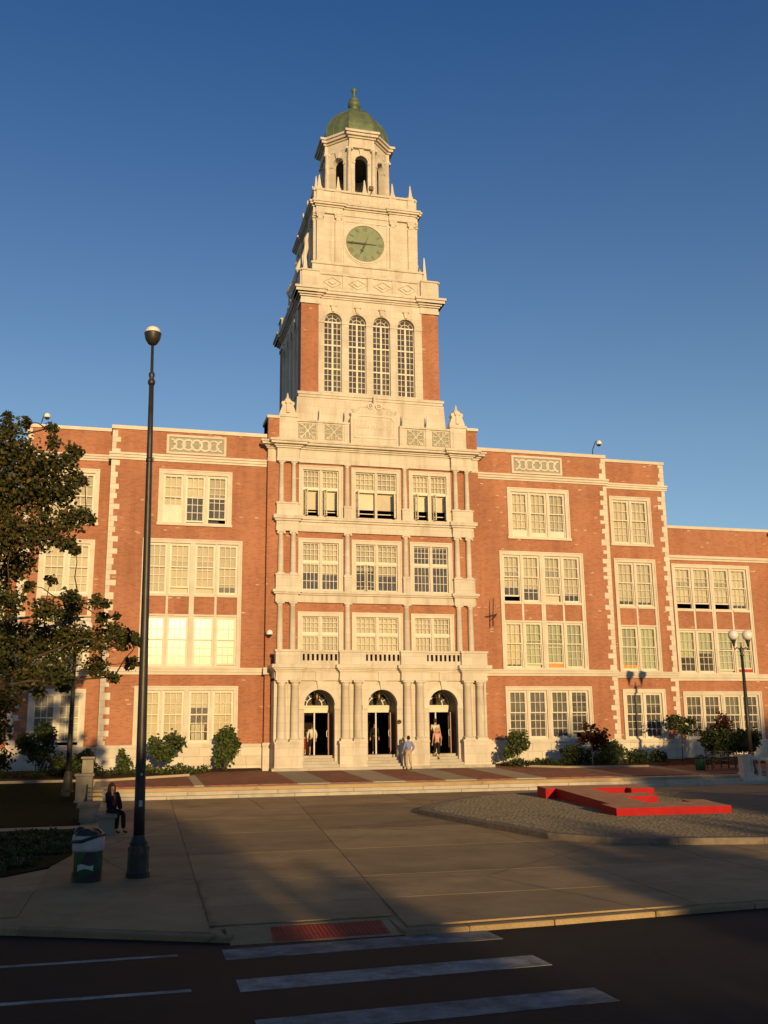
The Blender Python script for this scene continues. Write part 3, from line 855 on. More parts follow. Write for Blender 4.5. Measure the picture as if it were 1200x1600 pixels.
b = MB(); b.box(-6.08, -5.75, YB + .502, 54.4, 0.9, 19.88); b.build('brick_wall', 'brick', school)
b = MB(); b.box(5.75, 6.08, YB + .502, 54.4, 0.9, 19.88); b.build('brick_wall', 'brick', school)
for a, c in ((-6.08, -4.5), (4.5, 6.08)):
    b = MB(); b.box(a, c, YB + .02, YB + .5, .9, 6.2); b.build('brick_wall', 'brick', school)
b = MB(); b.box(-4.5, 4.5, YB + .4, YB + .5, 5.5, 6.2); b.build('brick_wall', 'brick', school)
for a, c in mir((5.7, 6.14)):
    b = MB(); b.box(a, c, YB - .05, YB + .5, .9, 2.2); b.box(a - .03, c + .03, YB - .1, YB + .5, 2.2, 2.37); b.build('stone_plinth', 'stone', school)
    b = MB(); b.box(a - .05, c + .05, YB - .2, YB, 5.84, 6.2); b.build('belt_course', 'trim', school)

def entab(name, segs, prof, zb=None):
    """segs = (x0, x1, front y); prof = (z0, z1, projection)"""
    for x0, x1, yf in segs:
        b = MB()
        for i, (z0, z1, pr_) in enumerate(prof):
            e = min(pr_, 0.5)
            b.box(x0 - e, x1 + e, yf - pr_, YB + .012 + .001 * i, z0, z1)
        b.build(name, 'stone', school)
pair = [(-5.62, -4.36), (4.36, 5.62)]
# between second and third storey, third and fourth storey
entab('entablature', [(-4.36, 4.36, 52.46)], [(9.66, 9.84, 0.0), (9.84, 10.06, -.02), (10.06, 10.15, .08), (10.15, 10.28, .16)])
entab('entablature', [(a, c, 52.28) for a, c in pair], [(9.64, 9.85, 0.0), (9.85, 10.07, -.015), (10.07, 10.16, .08), (10.16, 10.30, .16)])
entab('entablature', [(-4.36, 4.36, 52.46)], [(13.53, 13.72, 0.0), (13.72, 14.06, -.02), (14.06, 14.17, .08), (14.17, 14.34, .17)])
entab('entablature', [(a, c, 52.28) for a, c in pair], [(13.51, 13.73, 0.0), (13.73, 14.05, -.015), (14.05, 14.16, .08), (14.16, 14.36, .17)])
# main entablature with its heavy cornice
CP = [(17.40, 17.60, 0.0), (17.60, 18.14, -.02), (18.14, 18.23, .07), (18.23, 18.32, .16), (18.32, 18.44, .36), (18.44, 18.55, .44)]
entab('main_entablature', [(-4.36, 4.36, 52.46)], CP)
entab('main_entablature', [(a, c, 52.28) for a, c in pair], [(z0 - .005, z1 - .005 if i < 5 else z1 + .012, p) for i, (z0, z1, p) in enumerate(CP)])
entab('main_entablature', [(-6.1, -5.64, 52.58), (5.64, 6.1, 52.58)], [(z0 + .004, z1 + .004, p * .92) for z0, z1, p in CP])
# pedestals and columns
def column(x, y, r, z0, z1, ionic=False):
    b = MB(); b.smooth = False
    b.box(x - r * 1.35, x + r * 1.35, y - r * 1.35, y + r * 1.35, z0, z0 + r * .4)
    b.smooth = True
    h = z1 - z0
    b.lathe([(r * 1.28, z0 + r * .4), (r * 1.3, z0 + r * .6), (r * 1.1, z0 + r * .75), (r * 1.0, z0 + r * .95), (r * 1.0, z0 + h * .35), (r * .86, z1 - r * 1.25), (r * .98, z1 - r * 1.15), (r * .86, z1 - r * 1.0), (r * .9, z1 - r * .75), (r * 1.25, z1 - r * .45)], x, y, 20)
    b.smooth = False
    b.box(x - r * 1.32, x + r * 1.32, y - r * 1.32, y + r * 1.32, z1 - r * .45, z1)
    if ionic:
        for sx in (-1, 1):
            b.tube([(x + sx * r * 1.12, y - r * 1.28, z1 - r * .62), (x + sx * r * 1.12, y + r * 1.1, z1 - r * .62)], r * .42, 10)
    return b.build('column', 'stone', school)
for xx in (-5.33, -4.65, 4.65, 5.33):
    column(xx, 52.5, .16, 7.0, 9.64); column(xx, 52.5, .155, 11.16, 13.51, True); column(xx, 52.5, .135, 15.07, 17.39)
for xx in (-1.66, 1.66):
    column(xx, 52.55, .165, 7.0, 9.66); column(xx, 52.55, .155, 11.12, 13.53, True); column(xx, 52.55, .14, 14.98, 17.40)
for a, c in pair:
    for z0, z1 in ((10.30, 11.16), (14.36, 15.07)):
        b = MB(); b.box(a + .02, c - .02, 52.3, 52.61, z0, z1 - .07); b.box(a - .02, c + .02, 52.25, 52.61, z1 - .07, z1)
        b.box(a + .0, c - .0, 52.27, 52.61, z0, z0 + .08); b.build('column_pedestal', 'stone', school)
for xx in (-1.66, 1.66):
    for z0, z1 in ((10.29, 11.12), (14.35, 14.98)):
        b = MB(); b.box(xx - .2, xx + .2, 52.36, 52.61, z0, z1 - .06); b.box(xx - .24, xx + .24, 52.33, 52.61, z1 - .06, z1); b.build('column_pedestal', 'stone', school)

# ---- parapet with scroll panels, name plaque and finials
YP = 52.8
for a, c in mir((1.46, 4.49)):
    b = MB(); b.box(a, c, YP, YP + .35, 18.56, 19.86); b.box(a, c, YP - .09, YP + .4, 19.86, 19.97); b.box(a, c, YP - .05, YP + .02, 18.56, 18.80)
    for k, xc in enumerate((1.62, 3.17)):
        xc = xc if a > 0 else -xc
        b.box(xc - .14, xc + .14, YP - .05, YP + .01, 18.80, 19.86)
    b.build('parapet_wall', 'stone', school)
for a, c in mir((4.49, 5.46)):
    b = MB(); b.box(a, c, 52.68, YP + .5, 18.56, 20.05); b.box(a - .04, c + .04, 52.62, YP + .55, 20.05, 20.20)
    b.box(a + .2, c - .2, 52.655, 52.69, 18.8, 19.85); b.box(a - .02, c + .02, 52.65, YP + .5, 18.56, 18.7); b.build('parapet_pedestal', 'stone', school)
for a, c in mir((5.46, 6.08)):
    b = MB(); b.box(a, c, YB + .02, 54.4, 18.57, 19.90); b.build('brick_wall', 'brick', school)
for a, c in mir((5.46, 6.16)):
    b = MB(); b.box(a, c, YB - .06, 54.5, 19.90, 20.06); b.build('coping', 'trim', school)
def scroll_panel(xc, zc, w, h):
    b = MB(); b.box(xc - w / 2, xc + w / 2, YP - .012, YP - .002, zc - h / 2, zc + h / 2)
    p = b.build('scroll_panel', 'grille', school)
    b = MB(); y = YP - .035
    for sx in (-1, 1):
        for sz in (-1, 1):
            pts = [(xc, y, zc)]
            for k in range(1, 9):
                tt = k / 8
                pts.append((xc + sx * w * (.02 + .40 * tt), y, zc + sz * h * (.40 * tt + .10 * math.sin(tt * math.pi * 1.0) * (1 if k < 8 else 1))))
            ex, ez = pts[-1][0], pts[-1][2]
            for k in range(1, 8):
                a = k / 7 * 4.2
                rr_ = w * .10 * (1 - k / 11)
                pts.append((ex - sx * (w * .10 - rr_ * math.cos(a)), y, ez + sz * rr_ * math.sin(a) * .9))
            b.tube(pts, .042, 5)
            b.tube([(xc + sx * w * .20, y, zc + sz * h * .16), (xc + sx * w * .34, y, zc + sz * h * .12), (xc + sx * w * .44, y, zc + sz * h * .16), (xc + sx * w * .46, y, zc + sz * h * .04)], .034, 5)
            b.tube([(xc + sx * w * .12, y, zc + sz * h * .22), (xc + sx * w * .10, y, zc + sz * h * .36), (xc + sx * w * .16, y, zc + sz * h * .45), (xc + sx * w * .06, y, zc + sz * h * .46)], .034, 5)
    b.lathe([(.11, 0), (.11, .04)], 0, 0, 10) if False else None
    b.arc_bar(xc, zc, .0, .07, 0, 360, y - .03, y + .02, 12)
    b.build('scrollwork', 'trim', p)
for xc in (-3.87, -2.37, 2.42, 3.93):
    scroll_panel(xc, 19.34, 1.02, .9)
# name plaque: stone, sunk panel, moulded rim, scroll crest, letters
b = MB()
b.prism([(-1.40, 18.56), (1.40, 18.56), (1.40, 20.30), (1.28, 20.55), (1.0, 20.72), (.78, 20.90), (-.78, 20.90), (-1.0, 20.72), (-1.28, 20.55), (-1.40, 20.30)], YP - .06, YP + .38)
plq = b.build('name_plaque', 'stone', school)
b = MB()
def rim(poly, t, y0, y1):
    n = len(poly); cx = sum(p[0] for p in poly) / n; cz = sum(p[1] for p in poly) / n
    for i in range(n):
        (ax, az), (bx, bz) = poly[i], poly[(i + 1) % n]
        d = Vector((bx - ax, bz - az)); L = d.length; d /= L; nn = Vector((-d.y, d.x))
        q = [(ax - d.x * t * .0, az - d.y * t * .0), (bx, bz), (bx + nn.x * t, bz + nn.y * t), (ax + nn.x * t, az + nn.y * t)]
        b.prism(q, y0 - .001 * i, y1)
rim([(-1.20, 19.12), (1.20, 19.12), (1.20, 20.16), (.98, 20.46), (-.98, 20.46), (-1.20, 20.16)], .07, YP - .105, YP - .055)
b.build('plaque_rim', 'trim', plq)
b = MB()
for sx in (-1, 1):
    b.arc_bar(sx * .24, 21.04, .10, .20, 0, 360, YP - .12, YP + .1, 16)
    b.arc_bar(sx * .24, 21.04, .0, .06, 0, 360, YP - .13, YP + .1, 10)
    b.tube([(sx * .44, YP - .03, 21.02), (sx * .60, YP - .03, 20.95), (sx * .80, YP - .03, 20.93), (sx * .95, YP - .03, 20.82), (sx * 1.12, YP - .03, 20.68), (sx * 1.26, YP - .03, 20.66), (sx * 1.30, YP - .03, 20.76), (sx * 1.22, YP - .03, 20.80)], .055, 6)
b.box(-.5, .5, YP - .04, YP + .2, 20.9, 20.97)
b.build('scroll_crest', 'trim', plq)
def lettering(txt, size, x, z, y, parent, name='lettering', m='trim', depth=.012, rotz=0.0):
    cu = bpy.data.curves.new(name, 'FONT'); cu.body = txt; cu.size = size; cu.align_x = 'CENTER'; cu.extrude = depth; cu.resolution_u = 2
    cu.materials.append(M[m])
    t = bpy.data.objects.new('text', cu); COL.objects.link(t)
    me = bpy.data.meshes.new_from_object(t.evaluated_get(bpy.context.evaluated_depsgraph_get()))
    bpy.data.objects.remove(t); me.name = name
    me.transform(Matrix.Translation((x, y, z)) @ Matrix.Rotation(rotz, 4, 'Z') @ Matrix.Rotation(R(90), 4, 'X'))
    return link(name, me, parent)
lettering('EAST', .40, 0.1, 20.02, YP - .07, plq)
lettering('HIGH SCHOOL', .32, 0.0, 19.66, YP - .07, plq)
# finials: scrolled caps on the end pedestals
for xc in (-4.97, 4.97):
    b = MB(); y0, y1 = 52.78, 53.2
    b.prism([(xc - .46, 20.20), (xc + .46, 20.20), (xc + .46, 20.32), (xc + .40, 20.50), (xc + .30, 20.75), (xc + .38, 20.86), (xc + .34, 20.98), (xc + .22, 21.0), (xc + .12, 21.12), (xc - .12, 21.12), (xc - .22, 21.0), (xc - .34, 20.98), (xc - .38, 20.86), (xc - .30, 20.75), (xc - .40, 20.50), (xc - .46, 20.32)], y0, y1)
    b.box(xc - .09, xc + .09, y0 - .10, y0, 20.32, 20.95); b.box(xc - .16, xc + .16, y0 - .13, y0, 20.86, 21.02)
    b.smooth = True
    b.lathe([(.15, 21.12), (.17, 21.18), (.09, 21.24), (.06, 21.40), (.025, 21.55)], xc, 52.98, 10)
    b.build('finial', 'trim', school)
def obelisk(xc, yc, z0, h, w):
    b = MB()
    b.box(xc - w, xc + w, yc - w, yc + w, z0, z0 + h * .16); b.box(xc - w * .75, xc + w * .75, yc - w * .75, yc + w * .75, z0 + h * .16, z0 + h * .24)
    b.frustum(xc - w * .7, xc + w * .7, yc - w * .7, yc + w * .7, z0 + h * .24, xc - w * .22, xc + w * .22, yc - w * .22, yc + w * .22, z0 + h * .93)
    b.smooth = True; b.ball((xc, yc, z0 + h * .95), w * .28, seg=8, rings=6)
    return b.build('obelisk', 'trim', school)
for xc, z in ((-3.12, 19.97), (-1.66, 19.97), (1.74, 19.97), (3.2, 19.97)):
    obelisk(xc, 52.95, z, .85, .10)
obelisk(.05, 52.95, 21.0, .85, .10)

# ------------------------------------------------------------------ entrance portal
YA = 51.6                               # face of the arched wall
DC = (-3.36, -0.01, 3.34)
AW, ASP = 0.80, 4.22
b = MB()
edges = [-5.7] + [v for c in DC for v in (c - AW, c + AW)] + [5.7]
for i in range(0, len(edges), 2):
    b.box(edges[i], edges[i + 1], YA, YA + .30, .8, ASP)
zt = 5.5
for c in DC:                            # spandrels over each arch, cut round the curve
    n = 24
    pts = [(c + AW * math.cos(math.pi * k / n), ASP + AW * math.sin(math.pi * k / n)) for k in range(n + 1)]
    for (ax, az), (bx, bz) in zip(pts, pts[1:]):
        b.prism([(bx, bz), (ax, az), (ax, zt), (bx, zt)], YA, YA + .30)
for i in range(0, len(edges), 2):
    b.box(edges[i], edges[i + 1], YA, YA + .30, ASP, zt)
b.build('portal_wall', 'stone', school)
for c in DC:
    b = MB()
    b.arc_bar(c, ASP, AW + .002, AW + .16, 0, 180, YA - .06, YA + .002, 28); b.arc_bar(c, ASP, AW + .16, AW + .26, 0, 180, YA - .03, YA + .003, 28)
    for sx in (-1, 1):
        a, e = sorted((c + sx * (AW - .03), c + sx * (AW + .28)))
        b.box(a, e, YA - .08, YA + .05, ASP - .20, ASP)
    b.prism([(c - .10, 5.02), (c + .10, 5.02), (c + .17, 5.47), (c - .17, 5.47)], YA - .16, YA + .004)
    b.build('arch_moulding', 'trim', school)
CX4 = [(-5.36, -4.67), (-2.02, -1.35), (1.32, 2.00), (4.66, 5.36)]
PED = [(-5.77, -4.28), (-2.43, -.93), (.88, 2.40), (4.24, 5.79)]
for (a, c) in PED:
    b = MB(); b.box(a + .04, c - .04, 51.10, YA + .02, .8, 2.30); b.box(a, c, 51.05, YA + .02, 2.30, 2.42); b.box(a + .01, c - .01, 51.06, YA + .02, .8, 1.22); b.build('column_pedestal', 'stone', school)
for (a, c) in CX4:
    for xx in (a, c):
        column(xx, 51.42, .22, 2.42, 5.48)
b = MB()
for x0, x1, yf in [(-5.72, 5.72, YA - .12)] + [(a + .07, c - .07, 51.17) for a, c in PED]:
    d = 0 if x1 - x0 > 5 else .004
    for z0, z1, p in ((5.48, 5.62, .02), (5.62, 5.94, 0.0), (5.94, 6.02, .06), (6.02, 6.10, .14), (6.10, 6.28, .22)):
        b.box(x0 - p, x1 + p, yf - p, YB - .005, z0 + d, z1 + d)
for c in DC:
    b.box(c - .24, c + .24, YA - .19, YA, 5.46, 5.98)
b.build('portal_entablature', 'stone', school)
for (a, c) in PED:                      # balcony parapet: solid dies and pierced lengths between
    b = MB(); b.box(a + .05, c - .05, 51.14, 51.62, 6.30, 6.93); b.box(a + .0, c - .0, 51.08, 51.66, 6.93, 7.04); b.build('balcony_pedestal', 'stone', school)
spans = [(-4.36, -2.41), (-1.0, .96), (2.33, 4.31)]
for (a, c) in spans:
    b = MB(); b.box(a, c, 51.34, 51.60, 6.285, 6.50); b.box(a, c, 51.34, 51.60, 6.84, 6.93); b.box(a - .02, c + .02, 51.28, 51.64, 6.93, 7.03)
    n = 8; w = (c - a) / n
    for k in range(n + 1):
        xc = a + w * k
        b.box(max(a, xc - .06), min(c, xc + .06), 51.38, 51.56, 6.50, 6.84)
    b.build('balcony_balustrade', 'stone', school)
b = MB(); b.box(-5.7, 5.7, 51.62, YB - .002, 6.2, 6.29); b.box(-5.6, 5.6, 51.68, 51.72, 6.29, 6.96); b.build('balcony_floor_and_shade', 'dark', school)  # floor, plus an upright dark panel standing in for shade behind the balustrade
# side cheeks of the portal
b = MB(); b.box(-5.6, 5.6, YA + .31, YB, 5.42, 6.19); b.build('portal_core', 'stone', school)
for a, c in ((-5.74, -5.62), (5.62, 5.74)):
    b = MB(); b.box(a, c, 51.5, YB, .8, 6.28); b.build('portal_side', 'stone', school)

# door recesses, doors, fanlights, lanterns
for i, c in enumerate(DC):
    YD = 53.05
    b = MB()
    b.box(c - AW - .3, c - AW + .004, YA + .302, YD + .3, 1.2, 5.3); b.box(c + AW - .004, c + AW + .3, YA + .302, YD + .3, 1.2, 5.3)
    n = 16
    pts = [(c + AW * math.cos(math.pi * k / n), ASP + AW * math.sin(math.pi * k / n)) for k in range(n + 1)]
    for (ax, az), (bx, bz) in zip(pts, pts[1:]):
        b.prism([(bx, bz), (ax, az), (ax, az + 1.1), (bx, bz + 1.1)], YA + .302, YD + .3)
    b.build('doorway_reveal', 'reveal', school)
    b = MB()
    b.box(c - AW, c + AW, YD - .04, YD + .14, 3.88, ASP - .02); b.box(c - AW, c + AW, YD - .10, YD + .14, ASP - .06, ASP + .03)
    b.box(c - AW, c - AW + .07, YD, YD + .14, 1.7, 3.88); b.box(c + AW - .07, c + AW, YD, YD + .14, 1.7, 3.88)
    b.box(c - .035, c + .035, YD, YD + .10, 1.7, 3.88)
    dr = b.build('door_frame', 'wood', school)
    b = MB()
    b.arc_bar(c, ASP + .03, .40, .44, 0, 180, YD + .02, YD + .08, 16)
    for a in (30, 60, 90, 120, 150):
        ca, sa = math.cos(R(a)), math.sin(R(a))
        b.tube([(c + .42 * ca, YD + .05, ASP + .03 + .42 * sa), (c + .76 * ca, YD + .05, ASP + .03 + .76 * sa)], .02, 4)
    b.arc_bar(c, ASP + .03, .735, .80, 0, 180, YD + .015, YD + .085, 18)
    b.build('fanlight', 'white_paint', dr)
    b = MB(); nn = 16
    b.add([(c, YD + .05, ASP + .03)] + [(c + .75 * math.cos(math.pi * k / nn), YD + .05, ASP + .03 + .75 * math.sin(math.pi * k / nn)) for k in range(nn + 1)], [(0, k + 2, k + 1) for k in range(nn + 1 - 1)])
    b.build('fanlight_pane', 'glass', dr)
    # two door leaves, both folded open: one into the hall, one out against the reveal
    def leaf(hx, ang, w, out):
        cth, sth = math.cos(R(ang)), math.sin(R(ang))
        T = lambda p: (hx + p[0] * cth - p[1] * sth, YD + .03 + p[0] * sth + p[1] * cth, p[2])
        q = MB(T)
        q.box(0, .11, -.025, .025, 1.72, 3.86); q.box(w - .11, w, -.025, .025, 1.72, 3.86)
        q.box(.11, w - .11, -.025, .025, 1.72, 2.02); q.box(.11, w - .11, -.025, .025, 3.72, 3.86); q.box(.11, w - .11, -.024, .024, 2.66, 2.78)
        d = q.build('door', 'door', school)
        q = MB(T); q.add([(.11, 0, 2.02), (w - .11, 0, 2.02), (w - .11, 0, 3.72), (.11, 0, 3.72)], [(0, 1, 2, 3)]); q.build('pane', 'glass_dusty', d)
        q = MB(T); q.box(.13, w - .13, -.032, -.026, 1.74, 1.98); q.build('kick_plate', 'bronze', d)
        q = MB(T); q.tube([(w - .07, -.03, 2.62), (w - .07, -.09, 2.66), (w - .07, -.09, 2.92), (w - .07, -.03, 2.96)], .018, 6); q.build('handle', 'white_paint', d)
    leaf(c + AW - .08, -97, .69, True)
    leaf(c - AW + .08, 84, .69, False)
    b = MB(); b.smooth = True
    b.lathe([(.02, 4.98), (.03, 4.92), (.10, 4.86), (.13, 4.80), (.11, 4.45), (.03, 4.36)][::-1], c, 52.35, 8)
    lan = b.build('hanging_lantern', 'bronze', school)
b = MB(); b.smooth = True; b.arc_bar(.885, 3.36, 0, .10, 0, 360, YA - .05, YA + .01, 20); b.arc_bar(.885, 3.36, .07, .115, 0, 360, YA - .07, YA - .04, 20); b.build('bronze_medallion', 'bronze', school)
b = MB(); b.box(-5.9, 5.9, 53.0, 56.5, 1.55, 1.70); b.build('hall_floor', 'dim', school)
# steps between the pedestals
for i, c in enumerate(DC):
    a, e = PED[i][1] - .04, PED[i + 1][0] + .04
    for k, (y0, z) in enumerate(((51.18, 1.27), (51.48, 1.415), (51.78, 1.56), (52.08, 1.70))):
        if k >= 2: a, e = max(a, c - AW - (.1 if k == 2 else 0)), min(e, c + AW + (.1 if k == 2 else 0))
        y1 = (51.48, 51.78, 52.08, 53.02)[k]
        b = MB(); b.box(a, e, y0, y1 + .002, .8, z); b.build('door_step', 'step', school, bevel=.012)
b = MB(); b.box(-5.9, 5.9, 50.88, 51.19, .7, 1.125); b.build('door_step', 'step', school, bevel=.012)

# ------------------------------------------------------------------ clock tower
TC = 57.6                               # tower axis (x = 0, y = TC)
def face(k):
    """0 front, 1 left flank, 2 back, 3 right flank: turns front-face coordinates about the tower axis"""
    def T(p):
        x, y, z = p[0], p[1] - TC, p[2]
        for _ in range(k):
            x, y = y, -x
        return (x, y + TC, z)
    return T
def tq(name, m, parent, fn, faces=(0, 1, 3), **kw):
    for k in faces:
        b = MB(face(k)); fn(b); b.build(name, m, parent, **kw)
# battered plinth
b = MB()
b.frustum(-4.62, 4.62, TC - 4.40, TC + 4.4, 17.0, -4.36, 4.36, TC - 4.20, TC + 4.2, 21.55)
b.box(-4.30, 4.30, TC - 4.26, TC + 4.3, 21.55, 21.70); b.box(-4.36, 4.36, TC - 4.32, TC + 4.36, 21.70, 21.86)
for xx in (-4.05, -2.3, -.1, 2.2, 4.0):
    b.box(xx - .05, xx + .05, TC - 4.45, TC - 4.1, 18.6, 21.5) if False else None
b.build('tower_plinth', 'stone', school)
# brick corner piers
for sx in (-1, 1):
    for sy in (-1, 1):
        b = MB(); x0, x1 = sorted((sx * 3.13, sx * 4.16)); y0, y1 = sorted((sy * 3.13, sy * 4.13))
        b.box(x0, x1, TC + y0, TC + y1, 21.86, 27.32); b.build('brick_pier', 'brick', school)
WX = (-2.27, -.81, .65, 2.14)
WW, WZ0, WSP = .52, 22.0, 26.33
def arcade(b):
    y0, y1 = TC - 4.15, TC - 3.75
    ed = [-3.13] + [v for c in WX for v in (c - WW, c + WW)] + [3.13]
    for i in range(0, len(ed), 2):
        b.box(ed[i], ed[i + 1], y0, y1, 21.86, WSP); b.box(ed[i], ed[i + 1], y0, y1, WSP, 27.32)
        b.box(ed[i] - .02, ed[i + 1] + .02, y0 - .04, y0 + .1, WSP - .14, WSP)
    for c in WX:
        b.box(c - WW, c + WW, y0 - .0, y1, 21.86, WZ0)
        n = 16; pts = [(c + WW * math.cos(math.pi * k / n), WSP + WW * math.sin(math.pi * k / n)) for k in range(n + 1)]
        for (ax, az), (bx, bz) in zip(pts, pts[1:]):
            b.prism([(bx, bz), (ax, az), (ax, 27.32), (bx, 27.32)], y0, y1)
        b.arc_bar(c, WSP, WW + .002, WW + .12, 0, 180, y0 - .045, y0 + .002, 18)
        b.prism([(c - .07, 26.9), (c + .07, 26.9), (c + .15, 27.30), (c - .15, 27.30)], y0 - .12, y0 + .01)
        b.box(c - .19, c + .19, y0 - .15, y0, 27.24, 27.315)
tq('arcade_wall', 'stone', school, arcade)
for k in (0, 1, 3):
    for c in WX:
        y = TC - 3.97; t = .034
        b = MB(face(k))
        for x0, x1, w in ((c - WW, c - WW + .04, 0), (c + WW - .04, c + WW, 0), (c - .055, c + .055, 0)):
            b.box(x0, x1, y, y + .10, WZ0, WSP)
        for z in (WZ0 + .03, WZ0 + 1.44, WZ0 + 2.90, WSP):
            b.box(c - WW + .03, c + WW - .03, y - .015, y + .11, z - .045, z + .045)
        tiers = (WZ0 + .03, WZ0 + 1.44, WZ0 + 2.90, WSP)
        for xx in (c - WW / 2 - .01, c + WW / 2 + .01):
            b.box(xx - t / 2, xx + t / 2, y + .02, y + .08, WZ0, WSP)
        for z0, z1 in zip(tiers, tiers[1:]):
            for q in range(1, 4):
                z = z0 + (z1 - z0) * q / 4
                b.box(c - WW + .04, c + WW - .04, y + .025, y + .075, z - t / 2, z + t / 2)
        b.arc_bar(c, WSP, WW - .04, WW + .01, 0, 180, y + .01, y + .09, 16); b.arc_bar(c, WSP, .25, .285, 0, 180, y + .02, y + .08, 12)
        for a in (45, 90, 135):
            r0 = .0 if a == 90 else .27
            b.tube([(c + r0 * math.cos(R(a)), y + .05, WSP + r0 * math.sin(R(a))), (c + (WW - .03) * math.cos(R(a)), y + .05, WSP + (WW - .03) * math.sin(R(a)))], .018, 4)
        w = b.build('tower_window', 'wood', school)
        b = MB(face(k)); nn = 12
        b.add([(c - WW + .03, y + .06, WZ0)] + [(c + (WW - .03) * math.cos(math.pi * q / nn), y + .06, WSP + (WW - .03) * math.sin(math.pi * q / nn)) for q in range(nn + 1)][::1] + [(c - WW + .03, y + .06, WZ0)][:0] + [(c + WW - .03, y + .06, WZ0)], [[0, nn + 2] + list(range(1, nn + 2))])
        b.build('pane', 'glass', w)
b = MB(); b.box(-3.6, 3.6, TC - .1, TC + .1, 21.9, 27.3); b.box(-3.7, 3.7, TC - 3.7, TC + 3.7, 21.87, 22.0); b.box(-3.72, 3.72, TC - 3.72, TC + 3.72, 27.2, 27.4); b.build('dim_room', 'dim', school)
# entablature over the arcade
TP = [(27.32, 27.52, .05), (27.52, 27.74, .02), (27.74, 27.84, .10), (27.84, 27.95, .20), (27.95, 28.12, .35), (28.12, 28.27, .42)]
def tent(b):
    for i, (z0, z1, p) in enumerate(TP):
        b.box(-3.1, 3.1, TC - 4.10 - p * .8, TC - 3.4, z0, z1)
        for sx in (-1, 1):
            x0, x1 = sorted((sx * (3.08 - p), sx * (4.16 + p)))
            b.box(x0, x1, TC - 4.17 - p, TC - 3.3, z0 + .003, z1 + .003)
tq('tower_entablature', 'stone', school, tent, faces=(0, 1, 2, 3))
b = MB(); b.box(-4.1, 4.1, TC - 4.1, TC + 4.1, 27.35, 28.29); b.build('tower_core', 'stone', school)
# attic with lozenge panels
def attic(b):
    b.box(-4.12, 4.12, TC - 3.98, TC - 3.2, 28.27, 29.32)
    for sx in (-1, 1):
        x0, x1 = sorted((sx * 3.25, sx * 4.24)); b.box(x0, x1, TC - 4.14, TC - 3.1, 28.275, 29.36)
        x0, x1 = sorted((sx * 3.20, sx * 4.30)); b.box(x0, x1, TC - 4.20, TC - 3.1, 29.36, 29.46)
    b.box(-3.2, 3.2, TC - 4.06, TC - 3.2, 29.32, 29.44); b.box(-3.2, 3.2, TC - 4.04, TC - 3.2, 28.275, 28.44)
    for xx in (-1.50, 0.02, 1.54):
        b.box(xx - .17, xx + .17, TC - 4.05, TC - 3.6, 28.44, 29.40); b.box(xx - .2, xx + .2, TC - 4.09, TC - 3.6, 29.32, 29.45)
    b.box(-3.22, -2.95, TC - 4.02, TC - 3.6, 28.44, 29.32); b.box(2.95, 3.22, TC - 4.02, TC - 3.6, 28.44, 29.32)
    for xx in (-2.28, -.74, .78, 2.30):
        for r, d in ((.26, .07),):
            b.prism([(xx, 28.88 - r * .66), (xx + r, 28.88), (xx, 28.88 + r * .66), (xx - r, 28.88)], TC - 3.98 - d, TC - 3.9)
        q = [(xx, TC - 4.0, 28.56), (xx + .56, TC - 4.0, 28.88), (xx, TC - 4.0, 29.20), (xx - .56, TC - 4.0, 28.88)]
        for u, w in zip(q, q[1:] + q[:1]): b.tube([u, w], .045, 4)
    for xx in (-3.75, 3.75):
        b.prism([(xx, 28.62), (xx + .3, 28.85), (xx, 29.08), (xx - .3, 28.85)], TC - 4.17, TC - 4.0)
tq('attic', 'stone', school, attic, faces=(0, 1, 2, 3))
